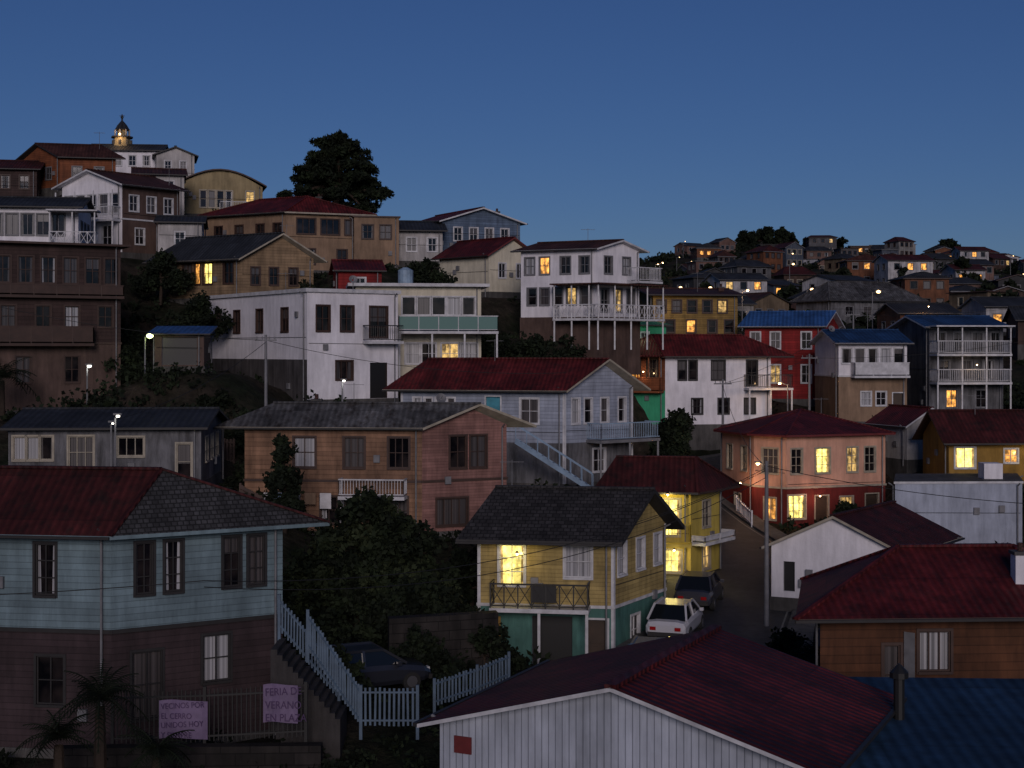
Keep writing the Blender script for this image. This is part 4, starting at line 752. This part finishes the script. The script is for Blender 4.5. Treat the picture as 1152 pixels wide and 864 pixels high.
# ---------------------------------------------------------------- cars
CG=plain('car_glass',(.008,.01,.012),.08); TYRE=plain('tyre_rubber',(.015,.015,.015),.9); CHR=plain('wheel_metal',(.25,.25,.27),.35,.8); HL=plain('headlamp_glass',(.5,.5,.5),.1); TLm=plain('tail_lamp',(.3,.01,.01),.2)
def car(name,x,y,z,hd,col,van=False,pitch=0):
    e=empty(name,(x,y,z)); e.rotation_euler=(0,rad(pitch),rad(hd)); pm=plain(name+'_paint',col,.3); pm.node_tree.nodes['Principled BSDF'].inputs['Coat Weight'].default_value=.6
    st=[(-2.1,.38,.72,.70),(-2.0,.3,.86,.80),(-1.5,.25,.93,.85),(-.6,.24,.95,.86),(.5,.24,.94,.86),(1.2,.25,.88,.85),(1.8,.28,.78,.8),(2.05,.36,.62,.68)]
    b=MB(); rings=[]
    for X,z0,z1,hw in st: rings.append([V((X,-hw*.9,z0)),V((X,-hw,z0+.15)),V((X,-hw,z1-.18)),V((X,-hw*.9,z1-.02)),V((X,-hw*.5,z1+.03)),V((X,hw*.5,z1+.03)),V((X,hw*.9,z1-.02)),V((X,hw,z1-.18)),V((X,hw,z0+.15)),V((X,hw*.9,z0))])
    for a,c in zip(rings[:-1],rings[1:]):
        for k in range(10): b.poly([a[k],c[k],c[(k+1)%10],a[(k+1)%10]],pm)
    b.poly(rings[0],pm); b.poly(rings[-1][::-1],pm)
    zt=1.85 if van else 1.42; cs=[(-1.95 if van else -1.75,.9,.78),(-1.7 if van else -1.15,zt,.62),(.35,zt,.62),(1.15,.93,.76)]
    lo=lambda i,s:V((cs[i][0],s*cs[i][2],cs[i][1]))
    b.poly([lo(1,-1),lo(2,-1),lo(2,1),lo(1,1)],pm); g=MB()
    g.poly([lo(2,-1),lo(3,-1),lo(3,1),lo(2,1)],CG); g.poly([lo(0,-1),lo(1,-1),lo(1,1),lo(0,1)],CG)
    for s in(-1,1):
        g.poly([lo(0,s),lo(3,s),lo(2,s),lo(1,s)],CG)
        b.beam(V((-.35,s*.79,.9)),V((-.35,s*.635,zt)),.09,pm)
        for i,j in((0,1),(3,2)): b.beam(lo(i,s),lo(j,s),.08,pm)
        b.beam(lo(1,s),lo(2,s),.09,pm)
        b.box((.75,s*.84,.9),(.15,0,0),(0,s*.16,0),(0,0,.12),pm)
        for X,m in((2.0,HL),(-2.1,TLm)): b.box((X-.06 if X>0 else X-.02,s*.5-(0.12),.55),(.1,0,0),(0,.24,0),(0,0,.14),m)
        for X in(-1.3,1.3): 
            g.cyl((X,s*.68,.31),(X,s*.88,.31),.31,.31,TYRE,18); g.cyl((X,s*.881,.31),(X,s*.89,.31),.19,.19,CHR,12)
    b.box((1.98,-.7,.3),(.12,0,0),(0,1.4,0),(0,0,.16),DKT); b.box((-2.16,-.7,.32),(.12,0,0),(0,1.4,0),(0,0,.16),DKT)
    b.obj('body',e); g.obj('windows_and_wheels',e)
car('parked_car',6.7,58.2,-11.6,72,(.5,.5,.53)); car('parked_car',8.4,63.8,-11.35,74,(.04,.04,.05)); car('parked_car',-4.9,48,-11.4,25,(.02,.022,.03)); car('parked_van',9.6,84.8,-10.3,100,(.03,.03,.035),True)
car('parked_car',5.2,52.8,-12.1,78,(.08,.13,.2)); car('parked_car',23,97.6,-6.8,0,(.25,.04,.04))
# ---------------------------------------------------------------- church tower
o=V((-39.2,143,16.5)); e=empty('church_tower',o); mb=MB(); T=lambda a,z0,b,z1,m,n=8: mb.cyl(o+V((0,0,z0)),o+V((0,0,z1)),a,b,m,n)
mb.box(o+V((-2.2,-1.6,-1)),(4.4,0,0),(0,3.2,0),(0,0,3.6),W_OLDW); mb.box(o+V((-2.4,-1.8,2.6)),(4.8,0,0),(0,3.6,0),(0,0,.2),GREYT)
T(1.5,2.8,1.3,3.7,W_OLDW); T(1.45,3.7,.95,4.0,R_DARK); T(.95,4.0,.8,4.9,W_BEIGE); T(1.1,4.9,1.1,5.05,DKT); T(.5,5.05,.5,5.7,W_BEIGE); T(.8,5.7,.75,5.8,DKT); T(.72,5.8,.5,6.2,R_DARK); T(.5,6.2,.15,6.6,R_DARK); T(.1,6.6,.06,7.3,IRON); mb.ball(o+V((0,0,7.0)),.16,IRON)
for k in range(8):
    an=k*math.pi/4; mb.cyl(o+V((.75*math.cos(an),.75*math.sin(an),5.05)),o+V((.75*math.cos(an),.75*math.sin(an),5.7)),.06,.06,W_OLDW,6)
    mb.box(o+V((.93*math.cos(an)-.1,.93*math.sin(an)-.02,4.2)),(.2,0,0),(0,.04,0),(0,0,.5),DKT)
mb.beam(o+V((-.25,0,7.15)),o+V((.25,0,7.15)),.06,IRON)
mb.ball(o+V((0,-.85,5.2)),.12,BULBO); mb.obj('tower_body',e,o)
l=bpy.data.lights.new('lantern_light','POINT'); l.energy=45; l.color=(1,.65,.35); q=bpy.data.objects.new('lantern_light',l); q.location=(0,-1.3,4.9); COL.objects.link(q); q.parent=e
def antenna(x,y,z,h=1.6):
    mb=MB(); o=V((x,y,z)); mb.cyl(o,o+V((0,0,h)),.02,.015,GREYT,5); mb.beam(o+V((-.5,0,h-.1)),o+V((.5,.1,h-.1)),.02,GREYT)
    for k in range(6): mb.beam(o+V((-.45+.18*k,-.25,h-.1)),o+V((-.45+.18*k,.25,h-.1)),.012,GREYT)
    single('tv_antenna',mb,o)
for a in((-8,72,-3.2),(-16,101,7.4),(-14,88,3.3),(-1,83,-.9),(15,115,4.8),(5.5,103,7.3),(27,108,1.2),(20,92,-4.6),(0,59,-6.1),(-27,112,12.9),(28,86,-4.2),(-38,131,18.6)): antenna(*a)
def dish(x,y,z):
    mb=MB(); o=V((x,y,z)); mb.cyl(o,o+V((0,0,.5)),.025,.025,GREYT,6); n=V((.3,-1,.5)).normalized(); c=o+V((0,-.05,.55)); mb.cyl(c,c+n*.1,.06,.26,GREYT,14,False); mb.beam(c,c+n*.4,.02,GREYT); single('satellite_dish',mb,o)
for a in((-9.5,85,3.7),(24,107,1.1),(-3.5,70,-2.9)): dish(*a)
def tank(x,y,z):
    mb=MB(); o=V((x,y,z)); mb.cyl(o,o+V((0,0,1.0)),.5,.5,BLT,14); mb.cyl(o+V((0,0,1.0)),o+V((0,0,1.2)),.5,.15,BLT,14)
    single('water_tank',mb,o)
tank(-7,93.5,4.3)
def brickch(x,y,z,h=1.2,m=W_CHB):
    mb=MB(); o=V((x,y,z)); mb.box(o,(.45,0,0),(0,.45,0),(0,0,h),m); mb.box(o+V((-.05,-.05,h)),(.55,0,0),(0,.55,0),(0,0,.1),CONC); mb.cyl(o+V((.22,.22,h+.1)),o+V((.22,.22,h+.35)),.1,.09,W_CHB,8); single('chimney',mb,o)
for a in((-10,71,-3.3,.8),(-16,116,11.6,.9),(17,117,4.4,.8),(-1.5,121,10.9,.9)): brickch(*a)
brickch(15.3,43.2,-7.6,1.4,W_WHITE)
